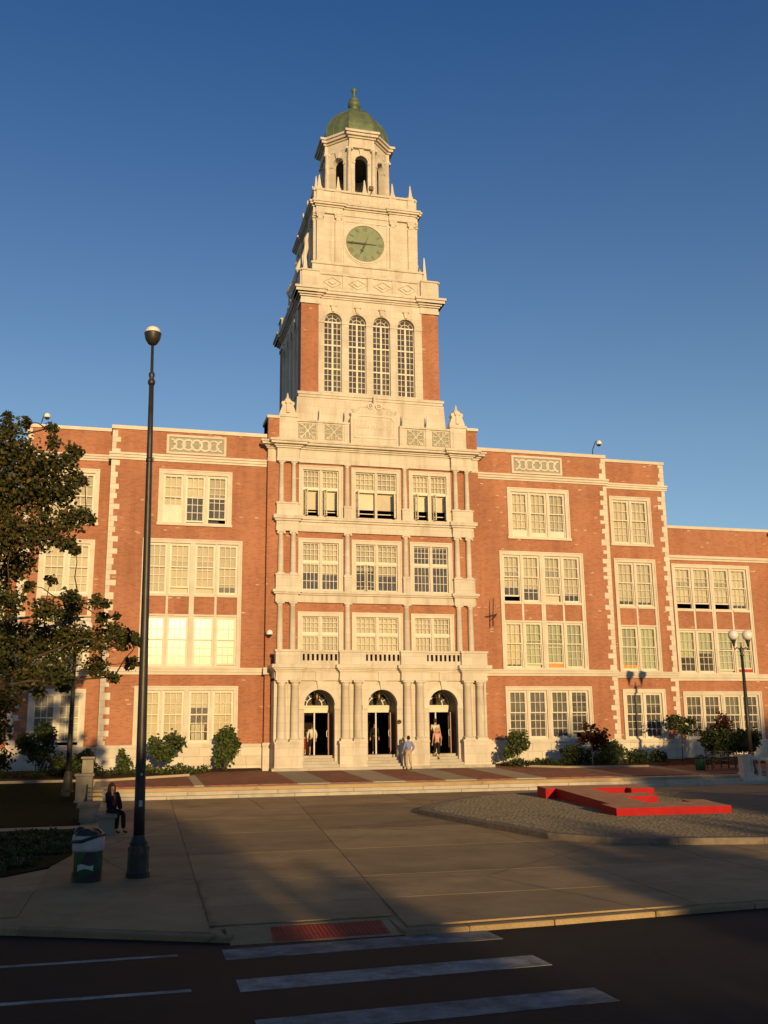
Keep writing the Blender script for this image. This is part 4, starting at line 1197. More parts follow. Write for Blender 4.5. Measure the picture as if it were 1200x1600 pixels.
# weathered offset up to the clock stage
b = MB()
b.frustum(-4.0, 4.0, TC - 3.9, TC + 3.9, 29.38, -3.42, 3.42, TC - 3.66, TC + 3.66, 29.78)
b.box(-3.42, 3.42, TC - 3.60, TC + 3.6, 29.72, 30.18); b.box(-3.50, 3.50, TC - 3.68, TC + 3.68, 30.18, 30.30); b.frustum(-3.45, 3.45, TC - 3.62, TC + 3.62, 30.30, -3.2, 3.2, TC - 3.34, TC + 3.34, 30.40)
b.build('clock_stage_base', 'stone', school)
YC = TC - 3.22
b = MB(); b.box(-3.10, 3.10, YC + .06, TC + 3.16, 30.35, 33.72); b.build('clock_stage', 'stone', school)
def cstage(b):
    for xx in (-2.88, -1.75, 1.69, 2.85):
        b.box(xx - .22, xx + .22, YC - .06, YC + .1, 30.4, 33.30); b.box(xx - .25, xx + .25, YC - .09, YC + .1, 30.38, 30.58)
        b.box(xx - .25, xx + .25, YC - .10, YC + .1, 33.62, 33.72)
        for sx in (-1, 1):
            b.tube([(xx + sx * .17, YC - .12, 33.52), (xx + sx * .17, YC + .05, 33.52)], .085, 8)
        b.box(xx - .16, xx + .16, YC - .09, YC + .1, 33.3, 33.62)
    b.box(-1.38, 1.32, YC + .02, YC + .1, 33.36, 33.44); b.box(-1.42, -1.34, YC + .015, YC + .1, 30.5, 33.44); b.box(1.28, 1.36, YC + .015, YC + .1, 30.5, 33.44)
    b.box(-3.0, 3.0, YC + .04, YC + .3, 33.715, 34.10)
    for i, (z0, z1, p) in enumerate(((33.73, 33.88, .02), (33.88, 34.14, .0), (34.14, 34.24, .08), (34.24, 34.36, .20), (34.36, 34.48, .26))):
        b.box(-1.4, 1.35, YC - p + .02, YC + .4, z0, z1)
        for x0, x1 in ((-3.14, -1.5), (1.44, 3.14)):
            b.box(x0 - p, x1 + p, YC - .08 - p, YC + .4, z0 + .003, z1 + .003)
    b.box(-3.06, 3.06, YC + .02, YC + .5, 34.46, 35.26); b.box(-3.16, 3.16, YC - .06, YC + .5, 35.26, 35.40)
    for xx in (-2.9, -1.78, 1.68, 2.86):
        b.box(xx - .22, xx + .22, YC - .03, YC + .3, 34.48, 35.27)
    b.arc_bar(-.1, 34.86, 0, .30, 0, 360, YC - .02, YC + .1, 14); b.arc_bar(-.95, 34.86, 0, .18, 0, 360, YC - .0, YC + .1, 12); b.arc_bar(.8, 34.86, 0, .18, 0, 360, YC - .0, YC + .1, 12)
tq('clock_stage_order', 'stone', school, cstage, faces=(0, 1, 2, 3))
b = MB(); b.box(-3.0, 3.0, TC - 3.1, TC + 3.1, 33.7, 35.0); b.build('tower_roof', 'roof', school)
for k in (0, 1, 3):
    for xx in (-2.92, -1.74, -.08, 1.70, 2.86):
        if k != 0 and xx < -2.9: continue
        p = face(k)((xx, YC + .14, 0)); obelisk(p[0], p[1], 35.38, 1.02, .15)
# scrolled brackets and small obelisks standing on the offset at the flanks
for k in (1, 3):
    T = face(k)
    for xx in (-2.9, 2.9):
        p = T((xx, YC - .52, 0)); obelisk(p[0], p[1], 29.72, 2.0, .17)
    for xx in (-1.75, 1.69):
        b = MB(T); b.smooth = True
        pts = [(xx, YC - .1, 33.1), (xx, YC - .25, 32.7), (xx, YC - .22, 32.1), (xx, YC - .38, 31.5), (xx, YC - .62, 31.0), (xx, YC - .78, 30.6), (xx, YC - .66, 30.38), (xx, YC - .48, 30.5)]
        b.tube(pts, [.10, .14, .15, .16, .17, .18, .15, .1], 8)
        b.tube([(xx - .15, YC - .62, 30.55), (xx + .15, YC - .62, 30.55)], .24, 12)
        b.build('scroll_bracket', 'trim', school)
# the clock
CZ = 32.0
for k in (0, 1, 3):
    T = face(k); cxk = -.09
    b = MB(T); b.arc_bar(cxk, CZ, 1.20, 1.31, 0, 360, YC - .01, YC + .08, 48); b.arc_bar(cxk, CZ, 1.31, 1.40, 0, 360, YC + .03, YC + .08, 48)
    clk = b.build('clock', 'trim', school)
    b = MB(T); b.arc_bar(cxk, CZ, .0, 1.201, 0, 360, YC + .045, YC + .075, 48); b.build('dial', 'dial', clk)
    def numeral(txt, ang):
        b = MB(T)
        wd = {'I': .07, 'V': .15, 'X': .15}; tot = sum(wd[c] for c in txt); x = -tot / 2
        ca, sa = math.cos(R(ang)), math.sin(R(ang)); h = .27; rc = .98
        def put(x0, z0, x1, z1, w):
            # stroke in numeral space (x across, z outward), turned to its hour
            d = Vector((x1 - x0, z1 - z0)); n = Vector((-d.y, d.x)).normalized() * w / 2
            q = []
            for px, pz in ((x0 + n.x, z0 + n.y), (x0 - n.x, z0 - n.y), (x1 - n.x, z1 - n.y), (x1 + n.x, z1 + n.y)):
                r = rc + pz
                q.append((cxk + r * sa + px * ca, CZ + r * ca - px * sa))
            a = sum(q[i][0] * q[(i + 1) % 4][1] - q[(i + 1) % 4][0] * q[i][1] for i in range(4))
            b.prism(q if a > 0 else q[::-1], YC + .032, YC + .046)
        for c in txt:
            xc = x + wd[c] / 2
            if c == 'I': put(xc, -h / 2, xc, h / 2, .035)
            if c == 'V': put(xc - .055, h / 2, xc, -h / 2, .036); put(xc + .055, h / 2, xc, -h / 2, .02)
            if c == 'X': put(xc - .055, h / 2, xc + .055, -h / 2, .036); put(xc + .055, h / 2, xc - .055, -h / 2, .02)
            x += wd[c]
        b.build('numeral', 'bronze', clk)
    for h, txt in enumerate(('XII', 'I', 'II', 'III', 'IV', 'V', 'VI', 'VII', 'VIII', 'IX', 'X', 'XI')):
        numeral(txt, h * 30)
    b = MB(T)
    def hand(ang, L, tail, w, bulb):
        sa, ca = math.sin(R(ang)), math.cos(R(ang))
        P = lambda u, v: (cxk + u * sa + v * ca, CZ + u * ca - v * sa)
        q = [P(0, -w), P(bulb, -w * .8), P(bulb + .05, -w * 1.9), P(bulb + .12, -w * .8), P(L, -w * .15), P(L, w * .15), P(bulb + .12, w * .8), P(bulb + .05, w * 1.9), P(bulb, w * .8), P(0, w)]
        b.prism(q[::-1] if sum(q[i][0] * q[(i + 1) % 10][1] - q[(i + 1) % 10][0] * q[i][1] for i in range(10)) < 0 else q, YC - .03, YC - .01)
        q = [P(0, -.018), P(0, .018), P(-tail, .012), P(-tail, -.012)]
        b.prism(q if sum(q[i][0] * q[(i + 1) % 4][1] - q[(i + 1) % 4][0] * q[i][1] for i in range(4)) > 0 else q[::-1], YC - .03, YC - .015)
    hand(270.5, 1.16, .74, .05, .74); hand(202.5, .72, .52, .06, .44)
    b.arc_bar(cxk, CZ, 0, .08, 0, 360, YC - .045, YC + .03, 14)
    b.build('clock_hands', 'iron', clk)

# belfry: octagon, arched openings, coupled columns, broken cornice
AP = 1.96
HS = AP * math.tan(math.pi / 8)
def oct_face(k):
    a = -k * math.pi / 4
    ca, sa = math.cos(a), math.sin(a)
    return lambda p: (p[0] * ca - (p[1] - TC) * sa, p[0] * sa + (p[1] - TC) * ca + TC, p[2])
YBf = TC - AP
for k in range(8):
    T = oct_face(k)
    b = MB(T); aw = .42; sp = 38.33
    b.box(-HS + .0, -aw, YBf, YBf + .38, 34.9, sp); b.box(aw, HS - .0, YBf, YBf + .38, 34.9, sp)
    b.box(-HS, -aw, YBf, YBf + .38, sp, 39.2); b.box(aw, HS, YBf, YBf + .38, sp, 39.2)
    n = 14; pts = [(aw * math.cos(math.pi * q / n), sp + aw * math.sin(math.pi * q / n)) for q in range(n + 1)]
    for (ax, az), (bx, bz) in zip(pts, pts[1:]):
        b.prism([(bx, bz), (ax, az), (ax, 39.2), (bx, 39.2)], YBf, YBf + .38)
    b.arc_bar(0, sp, aw + .002, aw + .11, 0, 180, YBf - .04, YBf + .003, 14)
    b.prism([(-.08, 38.72), (.08, 38.72), (.16, 39.18), (-.16, 39.18)], YBf - .12, YBf + .004)
    for sx in (-1, 1):
        x0, x1 = sorted((sx * (aw - .02), sx * (aw + .16))); b.box(x0, x1, YBf - .05, YBf + .2, sp - .14, sp)
    b.box(-HS - .02, HS + .02, YBf - .03, YBf + .38, 34.9, 35.9)
    b.build('belfry_wall', 'stone', school)
    proud = (k % 2 == 0)
    f = .20 if proud else .03
    b = MB(T)
    for i, (z0, z1, p) in enumerate(((39.2, 39.42, 0), (39.42, 39.85, -.02), (39.85, 39.97, .08), (39.97, 40.14, .22), (40.14, 40.30, .32))):
        hw = (HS + .03 + p * .9) if proud else (HS + p * .45)
        b.box(-hw, hw, YBf - f - p, YBf + .5, z0 + (.003 if proud else 0), z1 + (.003 if proud else 0))
    b.build('belfry_entablature', 'stone', school)
    if proud:
        for xx in (-HS + .02, HS - .02):
            p0 = T((xx, YBf - .04, 0))
            column(p0[0], p0[1], .145, 35.9, 39.2, True)
b = MB(); b.lathe([(AP + .25, 40.2), (AP - .2, 40.34)], 0, TC, 8, rot=math.pi / 8); b.lathe([(AP - .1, 39.0), (AP - .1, 39.2)], 0, TC, 8, rot=math.pi / 8); b.build('belfry_ceiling', 'dim', school)
b = MB(); b.lathe([(AP + .1, 35.2), (AP + .1, 35.9)], 0, TC, 8, rot=math.pi / 8); b.build('belfry_floor', 'stone', school)
b = MB()
DP = [(2.24, 40.3), (2.23, 40.75), (2.18, 41.1), (2.04, 41.5), (1.80, 41.95), (1.46, 42.35), (1.04, 42.74), (.66, 43.02), (.42, 43.18), (.30, 43.36)]
b.lathe(DP, 0, TC, 8, rot=math.pi / 8)
b.build('dome', 'copper', school)
b = MB()
for k in range(8):
    a = math.pi / 8 + k * math.pi / 4
    b.tube([(r * math.cos(a), TC + r * math.sin(a), z) for r, z in DP], .045, 5)
    for q in (.33, .66):                   # standing seams on each facet
        a2 = a + math.pi / 4
        b.tube([(r * ((1 - q) * math.cos(a) + q * math.cos(a2)), TC + r * ((1 - q) * math.sin(a) + q * math.sin(a2)), z) for r, z in DP], .018, 4)
b.build('dome_rib', 'copper', school)
b = MB(); b.smooth = True
b.lathe([(.30, 43.34), (.26, 43.42), (.36, 43.52), (.44, 43.66), (.42, 43.84), (.30, 44.0), (.34, 44.10), (.18, 44.2), (.11, 44.35), (.09, 44.62), (.14, 44.68), (.19, 44.82), (.18, 44.93), (.08, 45.02), (.02, 45.1)], 0, TC, 14)
b.build('dome_finial', 'copper', school)

# ------------------------------------------------------------------ the ground
def struct(name, b, m, parent=None, bevel=0.0):
    return b.build(name, m, parent, 'structure', bevel)
b = MB(); b.add([(-900, -900, -.60), (900, -900, -.60), (900, 900, -.60), (-900, 900, -.60)], [(0, 1, 2, 3)]); struct('ground', b, 'earth')
# road
def kerb_y(x):
    if x > -8.0: return 14.9 + min(.55, (x + 8.0) * .09)
    if x > -11.0: return 14.93
    return 14.93 - (x + 11.0) * .50
b = MB(); b.add([(-70, -9, ROAD), (70, -9, ROAD), (70, 40, ROAD), (-70, 40, ROAD)], [(0, 1, 2, 3)]); struct('road', b, 'asphalt')
b = MB()
for pts in (((-14.6, 14.40), (-12.25, 14.58)), ((-14.6, 12.50), (-12.2, 12.60))):
    (ax, ay), (bx, by) = pts
    b.slab([(ax - 14, ay - .06), (bx, by - .06), (bx, by + .06), (ax - 14, ay + .06)], ROAD - .01, ROAD + .004)
struct('road_line', b, 'paint_line')
for (y, w) in ((14.42, .33), (12.66, .30), (10.85, .30), (9.02, .30), (7.2, .3)):
    b = MB(); b.slab([(-11.66, y - w), (-7.72, y + .22 - w), (-7.74, y + .22 + w), (-11.65, y + w)], ROAD - .01, ROAD + .0045); struct('crosswalk_bar', b, 'paint_line')
# lower plaza: a bed with cast slabs, joints left open
b = MB()
poly = [(-40, 29.3), (-14.5, 16.72), (-11.56, 15.25), (-11.56, 15.87), (-8.98, 15.87), (-8.98, 14.98), (-8.0, 14.98), (-1.9, 15.5), (45, 15.5), (45, 44), (-40, 44)]
b.slab(poly, -.58, lambda x, y: lp(y) - .012)
plaza = struct('lower_plaza', b, 'concrete')
jl = [(-17.5, -17.5), (-14.6, -14.2), (-11.70, -11.16), (-8.78, -6.2), (-3.78, -2.0), (1.0, 2.0), (5.8, 6.0), (10.6, 10.2), (15.4, 14.6), (20.2, 19), (25, 24)]
jx = lambda j, y: jl[j][0] + (jl[j][1] - jl[j][0]) * (y - 16.5) / 26
ys = [15.3, 17.7, 20.3, 24.6, 29.0, 33.4, 37.9, 42.45]
g_ = .009
for j in range(len(jl) - 1):
    for i in range(len(ys) - 1):
        y0, y1 = ys[i], ys[i + 1]
        xa, xb, xc, xd = jx(j, y0) + g_, jx(j + 1, y0) - g_, jx(j + 1, y1) - g_, jx(j, y1) + g_
        if xb < -14.2 and y1 > 22: continue
        if i == 0:
            lo = lambda x: kerb_y(x) + .22
            if xa < -13: y0a, y0b = lo(xa), lo(xb)
            else: y0a, y0b = lo(xa), lo(xb)
            if y0a > y1 - .3: continue
            q = [(xa, y0a), (xb, y0b), (xc, y1 - g_), (xd, y1 - g_)]
            if -11.8 < xa < -8.9:      # slab above the kerb ramp
                q = [(xa, 16.04), (xb, 16.04), (xc, y1 - g_), (xd, y1 - g_)]
        else:
            q = [(xa, y0 + g_), (xb, y0 + g_), (xc, y1 - g_), (xd, y1 - g_)]
        b = MB(); b.slab(q, -.05, lambda x, y: lp(y))
        b.build('concrete_slab', 'concrete', plaza)
# kerb ramp with red tactile plate
b = MB()
for k in range(5):
    xa = -11.64 + k * .57; b.slab([(xa, 15.875), (xa + .555, 15.875), (xa + .555, 16.02), (xa, 16.02)], -.12, lambda x, y: lp(y) - .004)
b.slab([(-11.5, 15.02), (-9.0, 15.02), (-9.0, 15.86), (-11.5, 15.86)], -.3, lambda x, y: -.150 + (y - 15.02) * .085)
struct('kerb_ramp', b, 'concrete')
b = MB()
zt_ = lambda x, y: -.145 + (y - 15.02) * .085
b.slab([(-10.90, 15.04), (-9.16, 15.12), (-9.13, 15.84), (-10.84, 15.80)], -.2, zt_)
tp = struct('tactile_plate', b, 'tactile')
b = MB()
for i in range(26):
    for j in range(10):
        x = -10.82 + i * .064; y = 15.14 + j * .067
        b.frustum(x - .016, x + .016, y - .016, y + .016, zt_(0, y) - .002, x - .008, x + .008, y - .008, y + .008, zt_(0, y) + .010)
b.build('tactile_dome', 'tactile', tp, 'stuff')
# kerb stones
kp = [(-40, 29.45), (-32, 25.45), (-24, 21.45), (-19, 18.95), (-16.5, 17.7), (-14.5, 16.7), (-12.8, 15.85), (-11.5, 15.18)]
kp2 = [(-9.0, 14.93), (-8.0, 14.95), (-6.6, 15.03), (-4.8, 15.20), (-2.9, 15.37), (-.6, 15.45), (2, 15.48), (5, 15.48), (8, 15.48), (12, 15.48), (18, 15.48), (28, 15.48), (45, 15.48)]
for line in (kp, kp2):
    for (ax, ay), (bx, by) in zip(line, line[1:]):
        d = Vector((bx - ax, by - ay)).normalized(); n = Vector((-d.y, d.x)) * .20
        a = Vector((ax, ay)) + d * .008; e = Vector((bx, by)) - d * .008
        b = MB(); b.slab([tuple(a), tuple(e), tuple(e + n), tuple(a + n)], -.4, lambda x, y: lp(y) + .004)
        o = struct('kerb_stone', b, 'concrete', bevel=.02)
# main steps and upper plaza
b = MB()
b.slab([(-14.2, 43.0), (60, 43.0), (60, 80), (-14.2, 80)], -.5, lambda x, y: up(min(y, 54)) - .02)
upper = struct('upper_plaza', b, 'concrete')
steps = thing('stone_steps', 'long flight of three pale granite steps below the brick plaza', 'steps', (0, 42.9, .26))
rr = random.Random(4)
for k in range(3):
    z0 = .24 + .1433 * k; y0 = 42.42 + .36 * k
    x = -13.9
    while x < 17.0:
        w = rr.uniform(2.2, 3.9); x1 = min(x + w, 17.0)
        b = MB(); b.box(x + .006, x1 - .006, y0, y0 + .40 + (.35 if k == 2 else 0), z0 - .2, z0 + .1433 + rr.uniform(-.004, .004))
        b.build('step_stone', 'step', steps, bevel=.012); x = x1
bands = [(-14.2, -13.6, 0), (-10.12, -9.72, 0), (-5.75, -4.3, 0), (-2.4, -.92, 0), (.92, 2.4, 0), (4.3, 5.75, 0), (9.72, 10.12, 0), (13.6, 14.2, 0), (18, 18.6, 0)]
prev = -14.2
zpl = lambda x, y: up(y)
for a, c, _ in bands + [(24, 24, 0)]:
    if a - prev > .1:
        b = MB(); b.slab([(prev + .01, 43.91), (a - .01, 43.91), (a - .01, 51.4 if abs((a + prev) / 2) > 5.8 else 50.9), (prev + .01, 51.4 if abs((a + prev) / 2) > 5.8 else 50.9)], .3, zpl); b.build('brick_panel', 'pavers', upper)
    if c > a:
        b = MB(); b.slab([(a, 43.91), (c, 43.91), (c, 50.9), (a, 50.9)], .3, zpl); b.build('concrete_band', 'concrete_b', upper)
    prev = c
# planting beds
def bed(poly, kerb, zk=.10):
    b = MB(); b.slab(poly, .3, lambda x, y: up(y) + .05); o = struct('planting_bed', b, 'mulch')
    for (ax, ay), (bx, by) in zip(kerb, kerb[1:]):
        d = Vector((bx - ax, by - ay)).normalized(); n = Vector((-d.y, d.x)) * .16
        b = MB(); b.slab([(ax, ay), (bx, by), (bx + n.x, by + n.y), (ax + n.x, ay + n.y)], .3, lambda x, y: up(y) + zk)
        b.build('bed_kerb', 'concrete_b', o, bevel=.015)
bed([(-30, 46.9), (-13.6, 47.2), (-10.1, 49.2), (-9.2, 50.4), (-6.3, 51.3), (-6.2, 52.89), (-14.3, 52.89), (-14.4, 53.79), (-30, 54)], [(-30, 46.8), (-20, 46.95), (-13.6, 47.1), (-11.8, 48.1), (-10.0, 49.1)])
bed([(6.2, 51.9), (7.6, 50.6), (9.4, 49.3), (13.6, 49.0), (14.0, 49.4), (24, 50), (24, 54.6), (18.8, 54.6), (18.7, 53.79), (14.4, 53.79), (14.3, 52.89), (6.2, 52.89)], [(7.4, 50.7), (9.2, 49.25), (11.2, 48.95), (13.7, 48.85)])
# lawns on the left with a concrete strip between
def lawn(poly):
    b = MB(); b.slab(poly, -.3, lambda x, y: lp(y) + .02); return struct('lawn', b, 'soil')
lawn([(-34, 27.5), (-22, 21.6), (-15.3, 22.3), (-14.5, 23.4), (-14.1, 25.6), (-14.0, 31.5), (-34, 30.5)])
lawn([(-34, 31.6), (-14.25, 32.6), (-14.3, 42.2), (-34, 42.2)])
b = MB(); b.slab([(-34, 30.6), (-14.0, 31.6), (-13.9, 32.5), (-34, 31.5)], -.3, lambda x, y: lp(y) + .012); struct('footpath', b, 'concrete_b')
b = MB(); b.slab([(-34, 42.2), (-14.3, 42.2), (-14.3, 47.3), (-34, 47.3)], -.3, lambda x, y: .26 + (y - 42.2) * .118); struct('grass_bank', b, 'soil')
b = MB(); b.slab([(-70, 42.2), (-30, 42.2), (-30, 70), (-70, 70)], -.3, .6); struct('grass_bank', b, 'soil')

# ------------------------------------------------------------------ red letter on its cobbled island
isl = [(-3.60, 32.7), (-3.33, 30.5), (-2.96, 27.9), (-2.43, 24.9), (-1.5, 23.5), (.06, 22.8), (2.1, 22.3), (4.6, 22.2), (7.2, 22.8), (9.6, 24.4), (11.2, 27), (11.8, 30.2), (11.2, 33.6), (9.2, 36.8), (6.2, 38.7), (3.6, 39.1), (2.0, 38.8), (.15, 37.9), (-1.46, 36.2), (-3.1, 34.0)]
ic = Vector((4.0, 30.7))
inner = [tuple(Vector(p) + (ic - Vector(p)).normalized() * .34) for p in isl]
isl_z = lambda x, y: lp(y) + .15
b = MB(); b.slab(inner, -.1, lambda x, y: lp(y) + .1455); island = struct('island', b, 'cobble')
for i in range(len(isl)):
    j = (i + 1) % len(isl)
    b = MB(); b.slab([isl[i], isl[j], inner[j], inner[i]], -.1, lambda x, y: lp(y) + .16)
    b.build('kerb_stone', 'kerb_dark', island, bevel=.02)
def inside(x, y, poly):
    c = False
    for (ax, ay), (bx, by) in zip(poly, poly[1:] + poly[:1]):
        if (ay > y) != (by > y) and x < (bx - ax) * (y - ay) / (by - ay) + ax: c = not c
    return c
rr = random.Random(9)
cob = []
y = 22.5
while y < 39:
    hh = .13; x = -3.6 + rr.uniform(0, .2)
    while x < 11.8:
        w = rr.uniform(.13, .20)
        if all(inside(px, py, inner) for px, py in ((x, y), (x + w, y), (x, y + hh), (x + w, y + hh))):
            cob.append((x, y, w, hh))
        x += w + .012
    y += hh + .012
cob.sort(key=lambda c: math.hypot(c[0] + 13.1, c[1]))
base = MB(); base.frustum(-.5, .5, -.5, .5, -.06, -.44, .44, -.42, .42, 0)
cme = [None] * 4
for q in range(4):
    cb = MB(); w = .135 + .02 * q
    cb.frustum(0, w, 0, .13, -.06, .008, w - .008, .008, .122, .0)
    cme[q] = cb.mesh('cobble', 'cobble')
rest = MB()
for i, (x, y, w, hh) in enumerate(cob):
    z = isl_z(x, y) + rr.uniform(-.0015, .002)
    if i < 280:
        q = min(3, int((w - .13) / .02))
        o = link('cobble', cme[q], island); o.location = (x, y, z)
    else:
        rest.frustum(x, x + w, y, y + hh, z - .06, x + .008, x + w - .008, y + .008, y + hh - .008, z + rr.uniform(-.001, .001))
rest.build('cobbles', 'cobble', island, 'stuff')
a_ = R(7.0); e_x = Vector((math.cos(a_), -math.sin(a_) * .55)); e_y = Vector((math.sin(a_), math.cos(a_)))
def LE(u, v):
    p = Vector((1.42, 28.62)) + e_x * u + e_y * v
    return (p.x, p.y)
ep = [(0, 0), (3.78, 0), (3.82, 2.1), (3.1, 2.1), (3.05, 1.45), (1.62, 1.45), (1.62, 3.55), (2.86, 3.55), (2.86, 4.85), (1.62, 4.85), (1.62, 7.0), (3.05, 7.0), (3.05, 6.5), (3.95, 6.5), (3.95, 8.3), (-.1, 8.3), (-.1, 7.15), (.30, 7.15), (.30, 1.35), (0, 1.35)]
ztop = lambda x, y: lp(y) + .15 + .22 + (y - 28.6) * .020
b = MB()
pw = [LE(u, v) for u, v in ep]
n = len(pw)
lo = [(x, y, lp(y) + .10) for x, y in pw]; hi = [(x, y, ztop(x, y)) for x, y in pw]
b.add(lo + hi, [(i, (i + 1) % n, (i + 1) % n + n, i + n) for i in range(n)])
b.cur = 1
def cap(rects):
    for u0, u1, v0, v1 in rects:
        q = [LE(u0, v0), LE(u1, v0), LE(u1, v1), LE(u0, v1)]
        b.add([(x, y, ztop(x, y)) for x, y in q], [(0, 1, 2, 3)])
cap([(0, .30, 0, 1.35), (.30, 1.62, 0, 8.3), (1.62, 3.05, 0, 1.45), (3.05, 3.79, 0, 1.45), (3.1, 3.82, 1.45, 2.1), (1.62, 2.86, 3.55, 4.85), (1.62, 3.05, 7.0, 8.3), (3.05, 3.95, 6.5, 8.3), (-.1, .30, 7.15, 8.3)])
o = b.build('letter_sculpture', ['red', 'red_worn'])
tag(o, 'large red slab letter E lying on the cobbled island', 'sculpture')

# ------------------------------------------------------------------ foliage
def leaves(name, clumps, n, size, m, parent, seed, droop=0.35, kind=None):
    """leaf-sized faces gathered in clumps (centre, radii); each leaf folded along its midrib"""
    rg = np.random.default_rng(seed)
    c = np.array([q[0] for q in clumps], float); r = np.array([q[1] if hasattr(q[1], '__len__') else (q[1],) * 3 for q in clumps], float)
    wgt = (r.prod(1)) ** (2 / 3); wgt /= wgt.sum()
    idx = rg.choice(len(c), n, p=wgt)
    d = rg.normal(size=(n, 3)); d /= np.linalg.norm(d, axis=1)[:, None]
    rad = rg.random(n) ** 0.45
    p = c[idx] + d * rad[:, None] * r[idx] * (0.8 + .35 * rg.random((n, 1)))
    s = size * (0.6 + 0.8 * rg.random(n))[:, None]
    a = rg.normal(size=(n, 3)); a[:, 2] = a[:, 2] * .5 - droop; a /= np.linalg.norm(a, axis=1)[:, None]
    u = rg.normal(size=(n, 3)); u -= a * (u * a).sum(1)[:, None]; u /= np.linalg.norm(u, axis=1)[:, None]
    w = np.cross(a, u)
    v = np.empty((n, 6, 3))
    v[:, 0] = p; v[:, 1] = p + (a * .35 + u * .42 + w * .12) * s; v[:, 2] = p + (a * .75 + u * .30 + w * .10) * s
    v[:, 3] = p + a * 1.05 * s; v[:, 4] = p + (a * .75 - u * .30 + w * .10) * s; v[:, 5] = p + (a * .35 - u * .42 + w * .12) * s
    me = bpy.data.meshes.new(name)
    me.vertices.add(n * 6); me.vertices.foreach_set('co', v.ravel())
    base = np.arange(n)[:, None] * 6
    loops = np.concatenate([base + np.array([0, 1, 2, 3]), base + np.array([0, 3, 4, 5])], 1).ravel()
    me.loops.add(n * 8); me.loops.foreach_set('vertex_index', loops.astype(np.int32))
    me.polygons.add(n * 2); me.polygons.foreach_set('loop_start', (np.arange(n * 2) * 4).astype(np.int32)); me.polygons.foreach_set('loop_total', np.full(n * 2, 4, np.int32))
    me.materials.append(M[m])
    at = me.attributes.new('tone', 'FLOAT', 'FACE')
    ct = rg.random(len(c))
    tone = np.clip(.25 * ct[idx] + .75 * rg.random(n) ** 1.3, 0, 1)
    at.data.foreach_set('value', np.repeat(tone, 2).astype(np.float32))
    me.update(); me.validate()
    return link(name, me, parent, kind)
def clumps_in(c, r, k, seed, f=.42):
    rg = random.Random(seed); out = []
    while len(out) < k:
        d = [rg.uniform(-1, 1) for _ in range(3)]
        if sum(v * v for v in d) > 1: continue
        out.append(((c[0] + d[0] * r[0] * .8, c[1] + d[1] * r[1] * .8, c[2] + d[2] * r[2] * .8), tuple(v * f * rg.uniform(.65, 1.15) for v in r)))
    return out
def limb(b, p, q, r0, r1, rg, wob=.08, n=5):
    p, q = Vector(p), Vector(q); L = (q - p).length; pts = []
    for i in range(n + 1):
        t = i / n; v = p.lerp(q, t)
        if 0 < i < n: v += Vector((rg.uniform(-1, 1), rg.uniform(-1, 1), rg.uniform(-.5, 1))) * wob * L * .5
        pts.append(v)
    b.tube(pts, [r0 + (r1 - r0) * i / n for i in range(n + 1)], 7)
def plant(name, label, cat, base, c, r, n, size, m, seed, group=None, k=14, trunk=None, bark='bark', f=.42, stems=0):
    t = thing(name, label, cat, base, group)
    cl = clumps_in(c, r, k, seed, f)
    leaves('crown' if trunk else 'foliage', cl, n, size, m, t, seed)
    b = MB(); rg = random.Random(seed); b.smooth = True
    if trunk:
        top = (c[0], c[1], c[2] + r[2] * .4)
        limb(b, (base[0], base[1], base[2] - .1), top, trunk, trunk * .35, rg, .03)
        for q in cl[:max(6, k // 2)]:
            z = base[2] + (c[2] - base[2]) * rg.uniform(.6, 1.0); tt = (z - base[2]) / (top[2] - base[2])
            s0 = Vector(base).lerp(Vector(top), tt)
            limb(b, s0, q[0], trunk * .45, trunk * .12, rg, .12, 4)
        b.build('trunk', bark, t)
    else:
        for q in cl[:max(5, stems or k // 2)]:
            limb(b, (base[0] + rg.uniform(-.1, .1), base[1] + rg.uniform(-.1, .1), base[2] - .1), q[0], .022, .008, rg, .10, 4)
        b.build('stem', bark, t)
    return t

